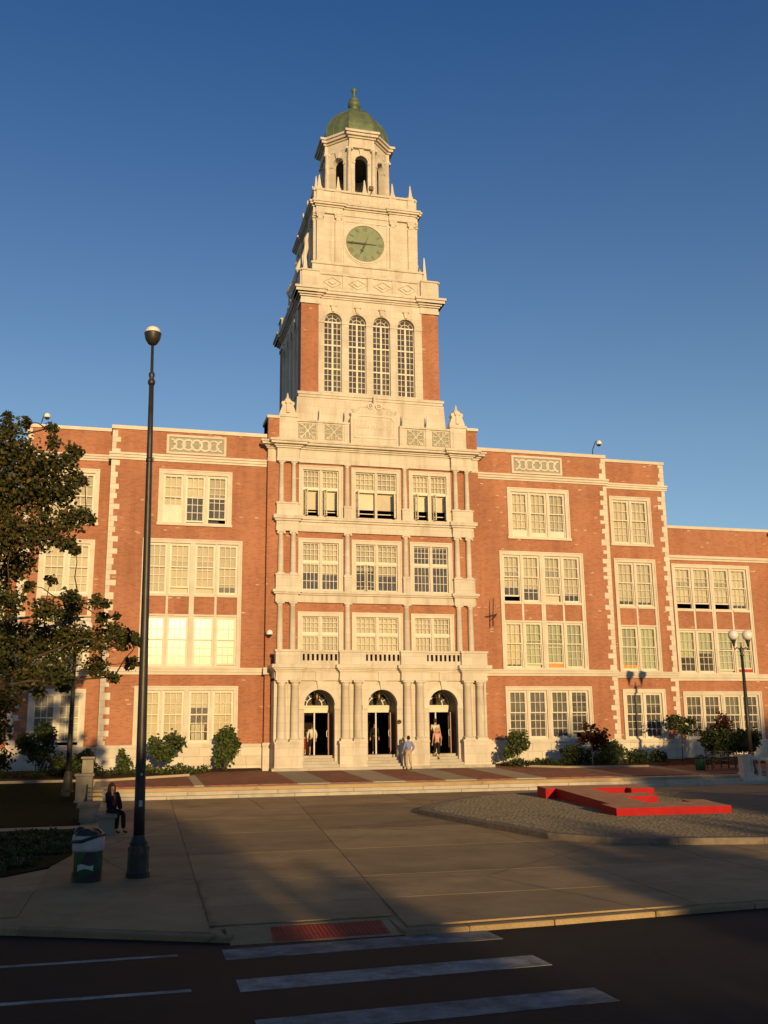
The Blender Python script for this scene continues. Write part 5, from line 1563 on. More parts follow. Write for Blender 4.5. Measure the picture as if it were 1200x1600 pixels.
# the maple at the left edge of the picture
CLUMPS = [((-18.01, 29.02, 10.69), (0.95, 0.95, 0.86)), ((-17.24, 28.99, 10.54), (0.87, 0.87, 0.79)), ((-16.26, 25.43, 10.3), (0.33, 0.35, 0.3)), ((-16.08, 25.54, 9.73), (0.64, 0.64, 0.57)), ((-15.45, 28.54, 11.31), (0.17, 0.35, 0.15)), ((-15.33, 28.14, 10.79), (0.24, 0.35, 0.22)), ((-15.84, 27.88, 10.04), (0.51, 0.51, 0.46)), ((-15.22, 26.43, 9.68), (0.45, 0.45, 0.4)), ((-14.86, 27.62, 10.15), (0.27, 0.35, 0.24)), ((-14.64, 27.63, 10.39), (0.16, 0.35, 0.15)), ((-14.8, 27.52, 10.46), (0.16, 0.35, 0.15)), ((-16.2, 25.83, 8.89), (0.78, 0.78, 0.7)), ((-15.53, 26.92, 9.01), (0.71, 0.71, 0.63)), ((-14.89, 26.77, 9.1), (0.46, 0.46, 0.41)), ((-14.69, 28.09, 9.79), (0.29, 0.35, 0.26)), ((-14.5, 29.18, 9.95), (0.13, 0.35, 0.12)), ((-14.39, 29.0, 8.89), (0.23, 0.35, 0.21)), ((-14.18, 27.38, 8.44), (0.13, 0.35, 0.11)), ((-14.66, 26.98, 8.37), (0.46, 0.46, 0.41)), ((-15.34, 26.27, 7.86), (0.62, 0.62, 0.56)), ((-16.06, 25.34, 7.57), (0.75, 0.75, 0.67)), ((-14.65, 25.31, 7.41), (0.27, 0.35, 0.24)), ((-14.53, 27.06, 7.57), (0.14, 0.35, 0.13)), ((-15.84, 26.47, 7.05), (0.45, 0.45, 0.41)), ((-17.04, 26.72, 8.38), (1.22, 1.22, 1.1)), ((-17.72, 28.77, 9.53), (1.32, 1.32, 1.19)), ((-17.0, 27.3, 6.82), (1.07, 1.07, 0.97)), ((-16.03, 27.44, 11.08), (0.18, 0.35, 0.16)), ((-16.34, 26.14, 10.86), (0.14, 0.35, 0.12)), ((-15.88, 25.3, 5.92), (0.43, 0.43, 0.39)), ((-15.16, 26.5, 5.93), (0.38, 0.38, 0.34)), ((-14.52, 25.75, 6.17), (0.2, 0.35, 0.18)), ((-14.46, 27.24, 6.12), (0.29, 0.35, 0.26)), ((-14.85, 29.19, 6.05), (0.38, 0.38, 0.34)), ((-13.96, 27.9, 6.3), (0.22, 0.35, 0.2)), ((-13.68, 25.93, 6.02), (0.12, 0.35, 0.11)), ((-15.45, 28.77, 5.33), (0.64, 0.64, 0.58)), ((-14.6, 28.39, 5.3), (0.59, 0.59, 0.54)), ((-13.84, 28.14, 5.29), (0.48, 0.48, 0.43)), ((-13.44, 28.83, 5.62), (0.3, 0.35, 0.27)), ((-13.17, 28.25, 5.31), (0.33, 0.35, 0.3)), ((-12.92, 28.36, 5.41), (0.17, 0.35, 0.15)), ((-12.84, 26.62, 5.11), (0.1, 0.35, 0.09)), ((-12.97, 29.12, 4.76), (0.23, 0.35, 0.21)), ((-13.91, 29.05, 4.66), (0.38, 0.38, 0.34)), ((-14.72, 25.84, 4.36), (0.47, 0.47, 0.43)), ((-15.67, 28.22, 4.43), (0.55, 0.55, 0.5)), ((-16.35, 28.06, 5.25), (0.85, 0.85, 0.76)), ((-16.82, 27.05, 4.83), (1.06, 1.06, 0.96)), ((-16.01, 27.32, 3.73), (0.43, 0.43, 0.39)), ((-16.39, 27.16, 2.94), (0.64, 0.64, 0.58)), ((-15.38, 28.9, 3.96), (0.23, 0.35, 0.2)), ((-13.4, 27.2, 4.25), (0.18, 0.35, 0.16)), ((-14.7, 28.53, 4.11), (0.22, 0.35, 0.2)), ((-15.59, 26.62, 6.51), (0.17, 0.35, 0.16)), ((-15.21, 28.73, 7.0), (0.17, 0.35, 0.15)), ((-13.42, 28.8, 6.03), (0.11, 0.35, 0.1)), ((-13.76, 27.04, 5.77), (0.18, 0.35, 0.16))]
mp = thing('maple_tree', 'large maple at the left edge with dark green leaves turning brown', 'tree', (-20.6, 27.6, .08))
leaves('crown', CLUMPS, 43000, .09, 'leaf_maple', mp, 5, .5)
rg = random.Random(8); b = MB(); b.smooth = True
fork = Vector((-20.4, 27.4, 4.6))
b.tube([(-20.6, 27.6, -.1), (-20.62, 27.6, .5), (-20.5, 27.5, 2.4), tuple(fork), (-20.2, 27.3, 7.5), (-20.0, 27.2, 10.2), (-19.8, 27.1, 12.4)], [.36, .27, .24, .21, .15, .09, .03], 10)
b.build('trunk', 'bark', mp)
hubs = []
for i, (c, r) in enumerate(CLUMPS):
    if i % 4 == 0:
        b = MB(); b.smooth = True
        z = min(10.5, max(3.6, c[2] - .35 * abs(c[0] + 20.4)))
        s0 = Vector((-20.6 + .06 * z, 27.5 - .03 * z, z)); limb(b, s0, c, .085, .018, rg, .08, 7)
        b.build('branch', 'bark_pale' if i % 12 == 8 else 'bark', mp); hubs.append(Vector(c))
b = MB()
for i, (c, r) in enumerate(CLUMPS):
    if i % 4:
        h = min(hubs, key=lambda v: (v - Vector(c)).length); limb(b, h, c, .022, .008, rg, .10, 4)
b.build('twigs', 'bark', mp, 'stuff')

# planting against the school
zb = lambda y: up(y) + .05
P = [
 ('young_tree', 'slender young tree with pale stem in front of the left ground floor windows', 'tree', (-11.1, 50.6), (0, 0, 2.35), (.85, .7, .85), 1500, .15, 'leaf_mid', .028, 'bark_pale'),
 ('tall_shrub', 'tall vase shaped shrub against the brick left of the entrance', 'shrub', (-8.1, 51.5), (0, 0, 2.25), (.62, .5, 1.15), 1700, .15, 'leaf_mid', None, 'bark'),
 ('round_shrub', 'low dark shrub beside the left stair pier', 'shrub', (-14.9, 49.6), (0, 0, 1.55), (1.0, .8, .75), 1300, .13, 'leaf_dark', None, 'bark'),
 ('small_shrub', 'small upright bush left of the tall street lamp', 'shrub', (-13.0, 50.4), (0, 0, 1.6), (.42, .4, .75), 600, .12, 'leaf_mid', None, 'bark'),
 ('young_tree', 'dark young tree in front of the shaded left end window', 'tree', (-17.0, 50.2), (0, 0, 2.6), (1.15, .9, 1.0), 1600, .14, 'leaf_dark', .03, 'bark'),
 ('round_shrub', 'broad dark shrub at the far left end of the wall', 'shrub', (-18.9, 49.8), (0, 0, 1.6), (1.2, .9, .85), 1300, .13, 'leaf_dark', None, 'bark'),
 ('round_shrub', 'dark shrub between the far left young tree and the shaded lamp post', 'shrub', (-16.0, 50.8), (0, 0, 1.4), (.9, .7, .6), 900, .12, 'leaf_dark', None, 'bark'),
 ('loose_shrub', 'loose open shrub just right of the entrance portal', 'shrub', (7.3, 51.3), (0, 0, 2.0), (.85, .6, .95), 1250, .14, 'leaf_mid', None, 'bark'),
 ('young_tree', 'small tree with reddish leaves among the shrubs on the right', 'tree', (11.15, 50.2), (0, 0, 2.55), (.85, .7, .75), 1000, .15, 'leaf_red', .03, 'bark_pale'),
 ('round_shrub', 'dense green shrub under the reddish small tree', 'shrub', (10.5, 50.9), (0, 0, 1.45), (1.0, .7, .75), 1500, .12, 'leaf_dark', None, 'bark'),
 ('round_shrub', 'largest green shrub in the right bed below the end bay window', 'shrub', (12.3, 50.9), (0, 0, 1.6), (1.25, .8, .9), 2100, .12, 'leaf_mid', None, 'bark'),
 ('round_shrub', 'low spreading shrub right of the largest green shrub', 'shrub', (14.2, 51.2), (0, 0, 1.35), (.85, .6, .55), 900, .11, 'leaf_dark', None, 'bark'),
 ('round_shrub', 'small dark shrub left of the clipped hedge', 'shrub', (15.8, 51.8), (0, 0, 1.3), (.7, .6, .5), 700, .11, 'leaf_dark', None, 'bark'),
 ('red_shrub', 'purple red shrub at the right edge behind the twin globe lamp', 'shrub', (18.9, 50.2), (0, 0, 2.3), (1.1, .9, 1.35), 1500, .14, 'leaf_red', None, 'bark'),
 ('young_tree', 'thin green tree rising behind the clipped hedge', 'tree', (17.5, 51.9), (0, 0, 3.0), (1.3, .6, .7), 900, .13, 'leaf_dark', .03, 'bark'),
]
for i, (nm, lb, ct, (x, y), dc, r, n, sz, m, tr, bk) in enumerate(P):
    z = zb(y)
    plant(nm, lb, ct, (x, y, z), (x, y, dc[2]), r, n, sz, m, 20 + i, 'shrubs and young trees in the planting beds', 16, tr, bk)
# clipped hedge on stems
t = thing('clipped_hedge', 'dark flat topped clipped hedge behind the right balustrade', 'hedge', (17.4, 47.2, zb(47.2)), None)
cl = [((16.15 + .30 * i, 47.2 + .2 * ((i % 3) - 1), 2.30 + .04 * (i % 2)), (.34, .5, .46)) for i in range(10)] + [((16.4 + .33 * i, 47.2, 1.95), (.36, .5, .36)) for i in range(8)]
leaves('foliage', cl, 9000, .11, 'leaf_dark', t, 77, .1)
b = MB()
for k in range(5): limb(b, (16.5 + .42 * k, 47.2, zb(47.2) - .1), (16.4 + .5 * k, 47.2, 2.2), .05, .03, rg, .05, 4)
b.build('stem', 'bark', t)
# ground cover
leaves('ground_cover', [((-12.4 + .32 * i, 50.4 + .25 * math.sin(i * 2.1), 1.16 + .12 * math.sin(i * 1.3)), (.35, .4, .22)) for i in range(11)] , 1500, .10, 'leaf_mid', None, 91, .0, 'stuff')
leaves('ground_cover', [((6.9 + .36 * i, 50.9 - .05 * i + .2 * math.sin(i * 1.9), 1.16 + .08 * math.sin(i * 1.7)), (.38, .4, .20)) for i in range(9)], 1500, .10, 'leaf_dark', None, 92, .0, 'stuff')
leaves('ground_cover', [((-20 + .5 * i, 49.6 + .4 * math.sin(i * 1.7), 1.1 + .08 * math.sin(i)), (.5, .5, .22)) for i in range(14)], 1700, .10, 'leaf_dark', None, 93, .0, 'stuff')
# grass blades near the viewer
rg2 = np.random.default_rng(3)
gcl = []
while len(gcl) < 260:
    x, y = rg2.uniform(-21, -14.0), rg2.uniform(22.3, 31)
    if x < -15.0 or y > 24.5: gcl.append(((x, y, lp(y) + .03), (.32, .32, .03)))
leaves('grass', gcl, 9000, .085, 'grass', None, 31, -.9, 'stuff')

# trees across the street behind the photographer: their shade lies on the street and the plaza
CAST = [  # x, y, top, crown radius, leaves, what one would see standing there
 (-46, -22, 13, 4.4, 6000, 'farthest left'), (-40, -21, 12.6, 4.4, 6000, 'second from the left'), (-34, -22, 12.6, 4.4, 6000, 'third from the left'), (-28.2, -21, 12.0, 4.4, 6500, 'fourth from the left'), (-22.6, -22, 12.2, 4.3, 7000, 'tallest fifth from the left'), (-17.4, -21, 11.6, 4.2, 7500, 'broad sixth from the left'), (-13.7, -22.5, 10.6, 3.4, 6000, 'tall narrow'), (-10.5, -20, 8.4, 2.5, 4000, 'middling'),
 (-8.6, -21.5, 6.4, 2.3, 2800, 'small one between tall and squat'), (-6.4, -20, 4.3, 2.2, 2500, 'squat'), (-4.0, -21.5, 4.1, 2.2, 2400, 'lowest'), (-1.2, -20, 6.0, 2.3, 2600, 'small rounded'), (1.4, -21.5, 6.8, 2.3, 2600, 'small middle'), (4.1, -20, 6.5, 2.3, 2600, 'stout low'), (6.8, -21.5, 6.6, 2.4, 2600, 'low round'), (9.4, -20, 8.2, 2.5, 2600, 'medium'), (11.8, -21.5, 11.0, 2.8, 2500, 'upright medium'),
 (14.8, -20, 12.9, 3.4, 3300, 'large eighth from the right'), (19.0, -21.5, 13.4, 3.6, 4400, 'seventh from the right'), (23.4, -20, 14.2, 3.8, 6000, 'sixth from the right'), (28, -21.5, 14.8, 4.0, 6000, 'fifth from the right'), (32.6, -20, 15.2, 4.0, 6000, 'fourth from the right'), (37, -21.5, 15.6, 4.2, 6000, 'third from the right'), (42, -20, 16.0, 4.2, 6000, 'second from the right'), (47, -21.5, 16.0, 4.4, 6000, 'farthest right')]
for i, (x, y, top, r, n, _) in enumerate(CAST):
    zc = top / 2 + .6
    plant('street_tree', '%s leafy street tree across the road' % CAST[i][5], 'tree', (x, y, -.6), (x, y, zc), (r, r * .8, top / 2 - .6), n, .42, 'leaf_dark', 200 + i, 'street trees across the road', 26, .16, 'bark', .36)

t = thing('shade_hedge', 'long tall hedge added behind the viewer to shade the street', 'hedge', (0, -17, -.6))  # hedge added out of view to close the sunny gaps under the crowns
leaves('foliage', [((-52 + 1.3 * i, -17 + .3 * math.sin(i * 2.3), (.95 if 35 <= i <= 39 else 1.7) + .12 * math.sin(i * 1.1)), (1.3, .9, 2.35)) for i in range(81)], 24000, .42, 'leaf_dark', t, 61, .2)  # lower stretch lets sunlight through to the kerb
b = MB()
for i in range(27): b.tube([(-51 + 3.9 * i, -17, -.7), (-51 + 3.9 * i, -17.1, 1.6)], .07, 5)
b.build('stem', 'bark', t, 'stuff')

# trees added outside the frame on both sides, to block skylight over the street
SIDE = [(-33, -6, 17, 'nearest on the left side'), (-34, 5, 18, 'second on the left side'), (-33.5, 16, 17.5, 'third on the left side'), (-34, 27, 17, 'fourth on the left side'), (-34, 38, 16, 'last on the left side'),
 (35, -6, 17, 'nearest on the right side'), (35.5, 5, 18, 'second on the right side'), (35, 16, 17, 'third on the right side'), (36, 27, 16, 'fourth on the right side')]
for i, (x, y, top, d_) in enumerate(SIDE):
    plant('sky_blocker_tree', 'tall tree added to block skylight, %s' % d_, 'tree', (x, y, -.3), (x, y, top / 2 + 1.2), (5.6, 5.6, top / 2 - 1.2), 6500, .45, 'leaf_dark', 300 + i, 'added trees blocking skylight beside the forecourt', 26, .24, 'bark', .36)

# ------------------------------------------------------------------ street furniture
# tall street lamp near the kerb
lx, ly = -12.69, 21.45
lamp_ = t = thing('street_lamp', 'tall dark tapering street lamp with domed luminaire in the left foreground', 'street lamp', (lx, ly, 0))
b = MB(); b.lathe([(.238, -.05), (.238, .10), (.218, .14), (.205, .45), (.178, .60), (.182, .66), (.15, .72), (.12, .80)], lx, ly, 16); b.build('base', 'iron', t)
b = MB()
for k in range(8):
    a = 2 * math.pi * k / 8; b.box(lx + .178 * math.cos(a) - .026, lx + .178 * math.cos(a) + .026, ly + .178 * math.sin(a) - .026, ly + .178 * math.sin(a) + .026, .14, .58)
b.build('base_flute', 'iron', t, 'stuff')
b = MB(); b.smooth = True; b.lathe([(.112, .78), (.106, 1.4), (.084, 5.0), (.060, 9.0), (.052, 10.28)], lx, ly, 16); b.build('shaft', 'iron', t)
b = MB(); b.smooth = True; b.lathe([(.055, 10.28), (.080, 10.32), (.080, 10.38), (.045, 10.44), (.066, 10.50), (.066, 10.55), (.034, 10.60), (.031, 11.25)], lx, ly, 14); b.build('neck', 'iron', t)
b = MB(); b.smooth = True; b.lathe([(.045, 11.22), (.10, 11.25), (.165, 11.36), (.185, 11.47), (.19, 11.50), (.16, 11.51)], lx, ly, 18); b.build('reflector_bowl', 'iron', t)
b = MB(); b.smooth = True; b.lathe([(.175, 11.505), (.168, 11.55), (.14, 11.61), (.08, 11.65), (.01, 11.665)], lx, ly, 18); b.build('lamp_cover', 'globe', t)
b = MB(); b.box(lx + .05, lx + .10, ly - .025, ly + .025, 8.55, 8.64); b.smooth = True; b.lathe([(.066, 8.52), (.074, 8.54), (.074, 8.60), (.065, 8.62)], lx, ly, 14); b.build('band', 'iron', t)
b = MB(); b.box(lx - .02, lx + .05, ly - .118, ly - .10, 1.35, 1.47); b.box(lx + .0, lx + .04, ly - .114, ly - .095, 1.95, 2.0); b.build('sticker', 'bag_white', t)

lamp_.rotation_euler = (0, R(-0.75), 0)       # the post leans a little

def twin_lamp(x, y, z0, label, h=6.35):
    t = thing('twin_globe_lamp', label, 'street lamp', (x, y, z0), 'twin globe lamps flanking the steps')
    b = MB(); b.lathe([(.24, z0), (.24, z0 + .2), (.20, z0 + .26), (.17, z0 + .8), (.14, z0 + .9), (.11, z0 + 1.0)], x, y, 12); b.build('base', 'iron', t)
    b = MB(); b.smooth = True; b.lathe([(.11, z0 + .98), (.10, z0 + 2.5), (.065, z0 + h - .45), (.10, z0 + h - .42), (.10, z0 + h - .36), (.06, z0 + h - .3), (.11, z0 + h - .15), (.05, z0 + h), (.025, z0 + h + .12), (.035, z0 + h + .18), (.005, z0 + h + .25)], x, y, 12); b.build('post', 'iron', t)
    for sx in (-1, 1):
        b = MB(); b.smooth = True
        b.tube([(x, y, z0 + h - .28), (x + sx * .12, y, z0 + h - .06), (x + sx * .26, y, z0 + h - .02), (x + sx * .36, y, z0 + h - .12), (x + sx * .40, y, z0 + h - .02), (x + sx * .40, y, z0 + h + .12)], .028, 7)
        b.lathe([(.05, z0 + h + .05), (.06, z0 + h + .14), (.12, z0 + h + .34), (.13, z0 + h + .38), (.10, z0 + h + .38)], x + sx * .40, y, 12)
        a = b.build('arm', 'iron', t)
        b = MB(); b.smooth = True; b.ball((x + sx * .40, y, z0 + h + .60), .26, seg=20, rings=12); b.build('globe', 'globe', a)
    return t
twin_lamp(16.37, 43.75, .69, 'twin globe lamp behind the balustrade on the right', 6.05)
twin_lamp(-15.2, 43.75, .40, 'twin globe lamp half hidden by the maple on the left', 6.3)

# litter bin with painted sides and plastic liner
bx_, by_ = -13.66, 21.25
t = thing('litter_bin', 'round painted litter bin with white liner and heaped black bag beside the tall lamp', 'bin', (bx_, by_, lp(by_)))
zb0 = lp(by_)
b = MB(); b.smooth = True; b.lathe([(.25, zb0), (.275, zb0 + .03), (.285, zb0 + .35), (.285, zb0 + .62), (.275, zb0 + .78)], bx_, by_, 24); brl = b.build('barrel', 'green_bin', t)
def patch(b, a0, a1, z0, z1, r, n=10):
    vs = []; fs = []
    for i in range(n + 1):
        a = R(a0 + (a1 - a0) * i / n)
        zt = z1(i / n) if callable(z1) else z1
        zl = z0(i / n) if callable(z0) else z0
        vs += [(bx_ + r * math.cos(a), by_ + r * math.sin(a), zl), (bx_ + r * math.cos(a), by_ + r * math.sin(a), zt)]
    for i in range(n): fs.append((2 * i, 2 * i + 2, 2 * i + 3, 2 * i + 1))
    b.add(vs, fs)
b = MB(); b.smooth = True; patch(b, -128, -66, lambda q: zb0 + .20 + .05 * math.sin(q * 3.1), lambda q: zb0 + .32 + .02 * math.sin(q * 6), .289); b.build('painted_patch', 'bag_white', brl)
b = MB(); b.smooth = True; patch(b, -112, -48, lambda q: zb0 + .34, lambda q: zb0 + .38 + .24 * math.sin(q * 3.14), .2885); b.build('painted_patch', 'bag_black', brl)
b = MB(); b.smooth = True; patch(b, -210, -20, zb0 + .01, lambda q: zb0 + .15 + .06 * math.sin(q * 9), .2895, 24); b.build('painted_patch', 'bag_black', brl)
b = MB(); b.smooth = True; patch(b, -168, -150, zb0 + .18, zb0 + .58, .289); b.build('painted_patch', 'orange', brl)
b = MB(); b.smooth = True; b.lathe([(.292, zb0 + .56), (.302, zb0 + .60), (.305, zb0 + .80), (.29, zb0 + .86), (.27, zb0 + .84)], bx_, by_, 24); b.build('liner_bag', 'bag_white', t)
b = MB(); b.smooth = True; rr = random.Random(3)
for k in range(9):
    a = k * .75; b.ball((bx_ + .15 * math.cos(a), by_ + .15 * math.sin(a), zb0 + .86 + rr.uniform(-.02, .06)), rr.uniform(.11, .16), None, rr.uniform(.09, .13), 10, 7)
b.tube([(bx_ - .30, by_ - .1, zb0 + .74), (bx_ - .12, by_ - .30, zb0 + .76), (bx_ + .1, by_ - .30, zb0 + .83), (bx_ + .30, by_ - .08, zb0 + .86)], .035, 7)
b.build('black_bag', 'bag_black', t)

def bin2(x, y, label):
    z = up(y); t = thing('litter_bin', label, 'bin', (x, y, z))
    b = MB(); b.smooth = True; b.lathe([(.22, z), (.25, z + .05), (.26, z + .55), (.24, z + .6)], x, y, 16); b.build('barrel', 'green_bin', t)
    b = MB(); b.smooth = True; b.lathe([(.26, z + .55), (.27, z + .62), (.16, z + .74), (.05, z + .77)], x, y, 16); b.build('lid', 'bag_black', t)
bin2(15.1, 46.2, 'small round bin in the shade left of the right hand bench')

# concrete benches
def concrete_bench(x0, x1, y0, y1, label):
    z = lp((y0 + y1) / 2); t = thing('stone_bench', label, 'bench', ((x0 + x1) / 2, (y0 + y1) / 2, z), 'concrete benches by the lawn')
    b = MB(); b.box(x0 - .04, x1 + .04, y0 - .04, y1 + .04, z + .44, z + .53); b.build('seat', 'slab_stone', t, bevel=.012)
    for a in (y0 + .0, y1 - .22):
        b = MB(); b.box(x0 + .04, x1 - .02, a, a + .22, z - .05, z + .44); b.build('leg', 'slab_stone', t, bevel=.012)
concrete_bench(-13.68, -13.20, 29.45, 31.3, 'concrete slab bench where the woman sits')
concrete_bench(-14.35, -13.75, 33.3, 35.0, 'empty concrete slab bench behind the seated woman')
# iron bench with scrolled arms and rail back
def iron_bench(x0, x1, y, z, label, group=None, flip=1):
    t = thing('iron_bench', label, 'bench', ((x0 + x1) / 2, y, z), group)
    for k in range(6):
        b = MB(); yy = y - .22 + .075 * k; b.box(x0, x1, yy, yy + .05, z + .42, z + .45); b.build('seat_slat', 'iron', t)
    for k in range(3):
        b = MB(); zz = z + .55 + .14 * k; b.box(x0, x1, y + flip * (.24 + .03 * k), y + flip * (.24 + .03 * k) + .03, zz, zz + .06); b.build('back_rail', 'iron', t)
    for x in (x0 + .04, x1 - .04):
        b = MB(); b.smooth = True
        b.tube([(x, y - flip * .22, z - .03), (x, y - flip * .24, z + .42), (x, y - flip * .26, z + .62), (x, y - flip * .30, z + .70), (x, y - flip * .24, z + .74), (x, y, z + .66), (x, y + flip * .26, z + .62)], .025, 6)
        b.tube([(x, y + flip * .18, z - .03), (x, y + flip * .22, z + .42), (x, y + flip * .32, z + .92), (x, y + flip * .38, z + .97)], .025, 6)
        b.tube([(x, y - flip * .23, z + .42), (x, y + flip * .22, z + .42)], .02, 6); b.build('end_frame', 'iron', t)
    return t
iron_bench(-14.25, -13.45, 36.2, lp(36.2), 'short dark iron bench with curled arms behind the seated woman')
iron_bench(15.75, 17.45, 46.5, up(46.5), 'dark iron bench in the shade under the clipped hedge')

# stair pier on the left, balustrade on the right
t = thing('stair_pier', 'pale stepped stone pier at the left end of the steps', 'pier', (-14.5, 42.0, .25))
b = MB(); b.box(-14.80, -14.18, 41.6, 42.2, .1, 1.26); b.box(-14.86, -14.12, 41.54, 42.26, 1.26, 1.36); b.box(-14.84, -14.14, 41.56, 42.24, .1, .36); b.build('shaft', 'slab_stone', t, bevel=.015)
b = MB(); b.frustum(-14.66, -14.18, 42.3, 43.4, .3, -14.62, -14.20, 42.5, 43.4, 1.9); b.box(-14.68, -14.14, 42.28, 43.45, 1.9, 1.98); b.build('upper_block', 'slab_stone', t, bevel=.015)
t = thing('stone_balustrade', 'stone balustrade curving down beside the steps at the right edge', 'balustrade', (15.4, 43.0, .5))
b = MB(); b.box(15.22, 15.62, 42.7, 43.1, .2, 1.52); b.box(15.17, 15.67, 42.65, 43.15, 1.52, 1.62); b.box(15.17, 15.67, 42.65, 43.15, .2, .8); b.build('newel', 'stone', t, bevel=.012)
pts = [Vector((15.6 + 3.6 * q / 12, 42.9 - 2.6 * (q / 12) ** 1.3, 0)) for q in range(13)]
def rail(z0f, z1f, w):
    b = MB()
    for p, q in zip(pts, pts[1:]):
        d = (q - p).normalized(); n = Vector((-d.y, d.x, 0)) * w
        b.slab([tuple((p - n)[:2]), tuple((q - n)[:2]), tuple((q + n)[:2]), tuple((p + n)[:2])], z0f, z1f)
    return b
fall = lambda x, y: -.13 * (x - 15.6)
rail(lambda x, y: 1.40 + fall(x, y), lambda x, y: 1.55 + fall(x, y), .15).build('handrail', 'stone', t)
rail(lambda x, y: .0, lambda x, y: .68 + fall(x, y), .15).build('plinth', 'stone', t)
for k in range(11):
    p = pts[k].lerp(pts[k + 1], .6); z0 = .67 + fall(p.x, p.y); z1 = 1.41 + fall(p.x, p.y); h = z1 - z0
    b = MB(); b.smooth = True; b.lathe([(.085, z0), (.085, z0 + .06), (.045, z0 + .1), (.095, z0 + h * .35), (.05, z0 + h * .62), (.045, z1 - .12), (.08, z1 - .07), (.08, z1)], p.x, p.y, 10); b.build('baluster', 'stone', t)

# security cameras, flag bracket, floodlight
def dome_cam(x, y, z, label, wallm=False):
    t = thing('security_camera', label, 'camera', (x, y, z), 'security cameras on the school')
    b = MB(); b.smooth = True
    if wallm: b.tube([(x, y + .3, z + .12), (x, y + .12, z + .16), (x, y, z + .08)], .03, 6)
    else: b.tube([(x - .32, y + .3, z - .75), (x - .30, y + .25, z - .35), (x - .16, y + .1, z + .12), (x, y, z + .12)], .028, 6)
    b.build('arm', 'iron' if not wallm else 'white_paint', t)
    b = MB(); b.smooth = True; b.lathe([(.17, z - .10), (.18, z - .05), (.15, z + .08), (.08, z + .14), (.02, z + .15)], x, y, 14); b.build('housing', 'white_paint', t)
    b = MB(); b.smooth = True; b.lathe([(.01, z - .22), (.09, z - .19), (.14, z - .11), (.14, z - .09)], x, y, 14); b.build('lens_dome', 'iron', t)
dome_cam(-17.8, 53.9, 19.6, 'dome security camera on the roof edge above the maple')
dome_cam(14.1, 53.1, 19.85, 'dome security camera on the roof corner right of the tower')
dome_cam(-5.9, 52.3, 8.0, 'small dome camera on the brick wall left of the columns', True)
t = thing('flag_bracket', 'rusty iron bracket with bare pole on the brick right of the columns', 'bracket', (6.66, 52.8, 9.2))
b = MB(); b.smooth = True; b.tube([(6.66, 52.55, 8.55), (6.67, 52.5, 9.2), (6.70, 52.45, 10.1)], [.035, .03, .022], 7); b.build('pole', 'iron', t)
b = MB(); b.tube([(6.66, 52.52, 8.95), (7.05, 52.9, 9.3)], .025, 6); b.tube([(6.35, 53.0, 9.12), (6.66, 52.5, 9.18), (7.08, 52.98, 9.3)], .022, 6); b.build('stay', 'iron', t)
t = thing('floodlight', 'small floodlight on the tower parapet in front of the belfry', 'lamp', (.25, 54.1, 35.4))
b = MB(); b.box(.12, .38, 54.0, 54.2, 35.50, 35.74); b.build('lamp_head', 'bronze', t); b = MB(); b.tube([(.25, 54.15, 35.3), (.25, 54.12, 35.55)], .03, 6); b.build('mount', 'iron', t)
# things seen standing in the windows
def sill_thing(name, label, cat, boxes, m, at):
    b = MB()
    for q in boxes: b.box(*q)
    o = b.build(name, m); tag(o, label, cat); return o
sill_thing('window_fan', 'dark box fan in the open window of the left top floor', 'fan', [(-9.27, -8.62, 53.20, 53.34, 13.86, 14.04)], 'bag_black', None)
sill_thing('paper_stack', 'white boxes behind the glass of a left ground floor window', 'box', [(-9.72, -9.06, 53.5, 53.8, 2.46, 3.35), (-9.66, -9.1, 53.48, 53.5, 2.9, 3.3)], 'white_cloth', None)
sill_thing('window_crate', 'grey crate on the sill of the open right ground floor window', 'crate', [(11.4, 11.8, 53.42, 53.62, 2.42, 2.66)], 'slab_stone', None)
sill_thing('window_box', 'small box in the lifted window of the far right wing', 'box', [(20.0, 20.4, 54.98, 55.1, 2.28, 2.5)], 'orange', None)

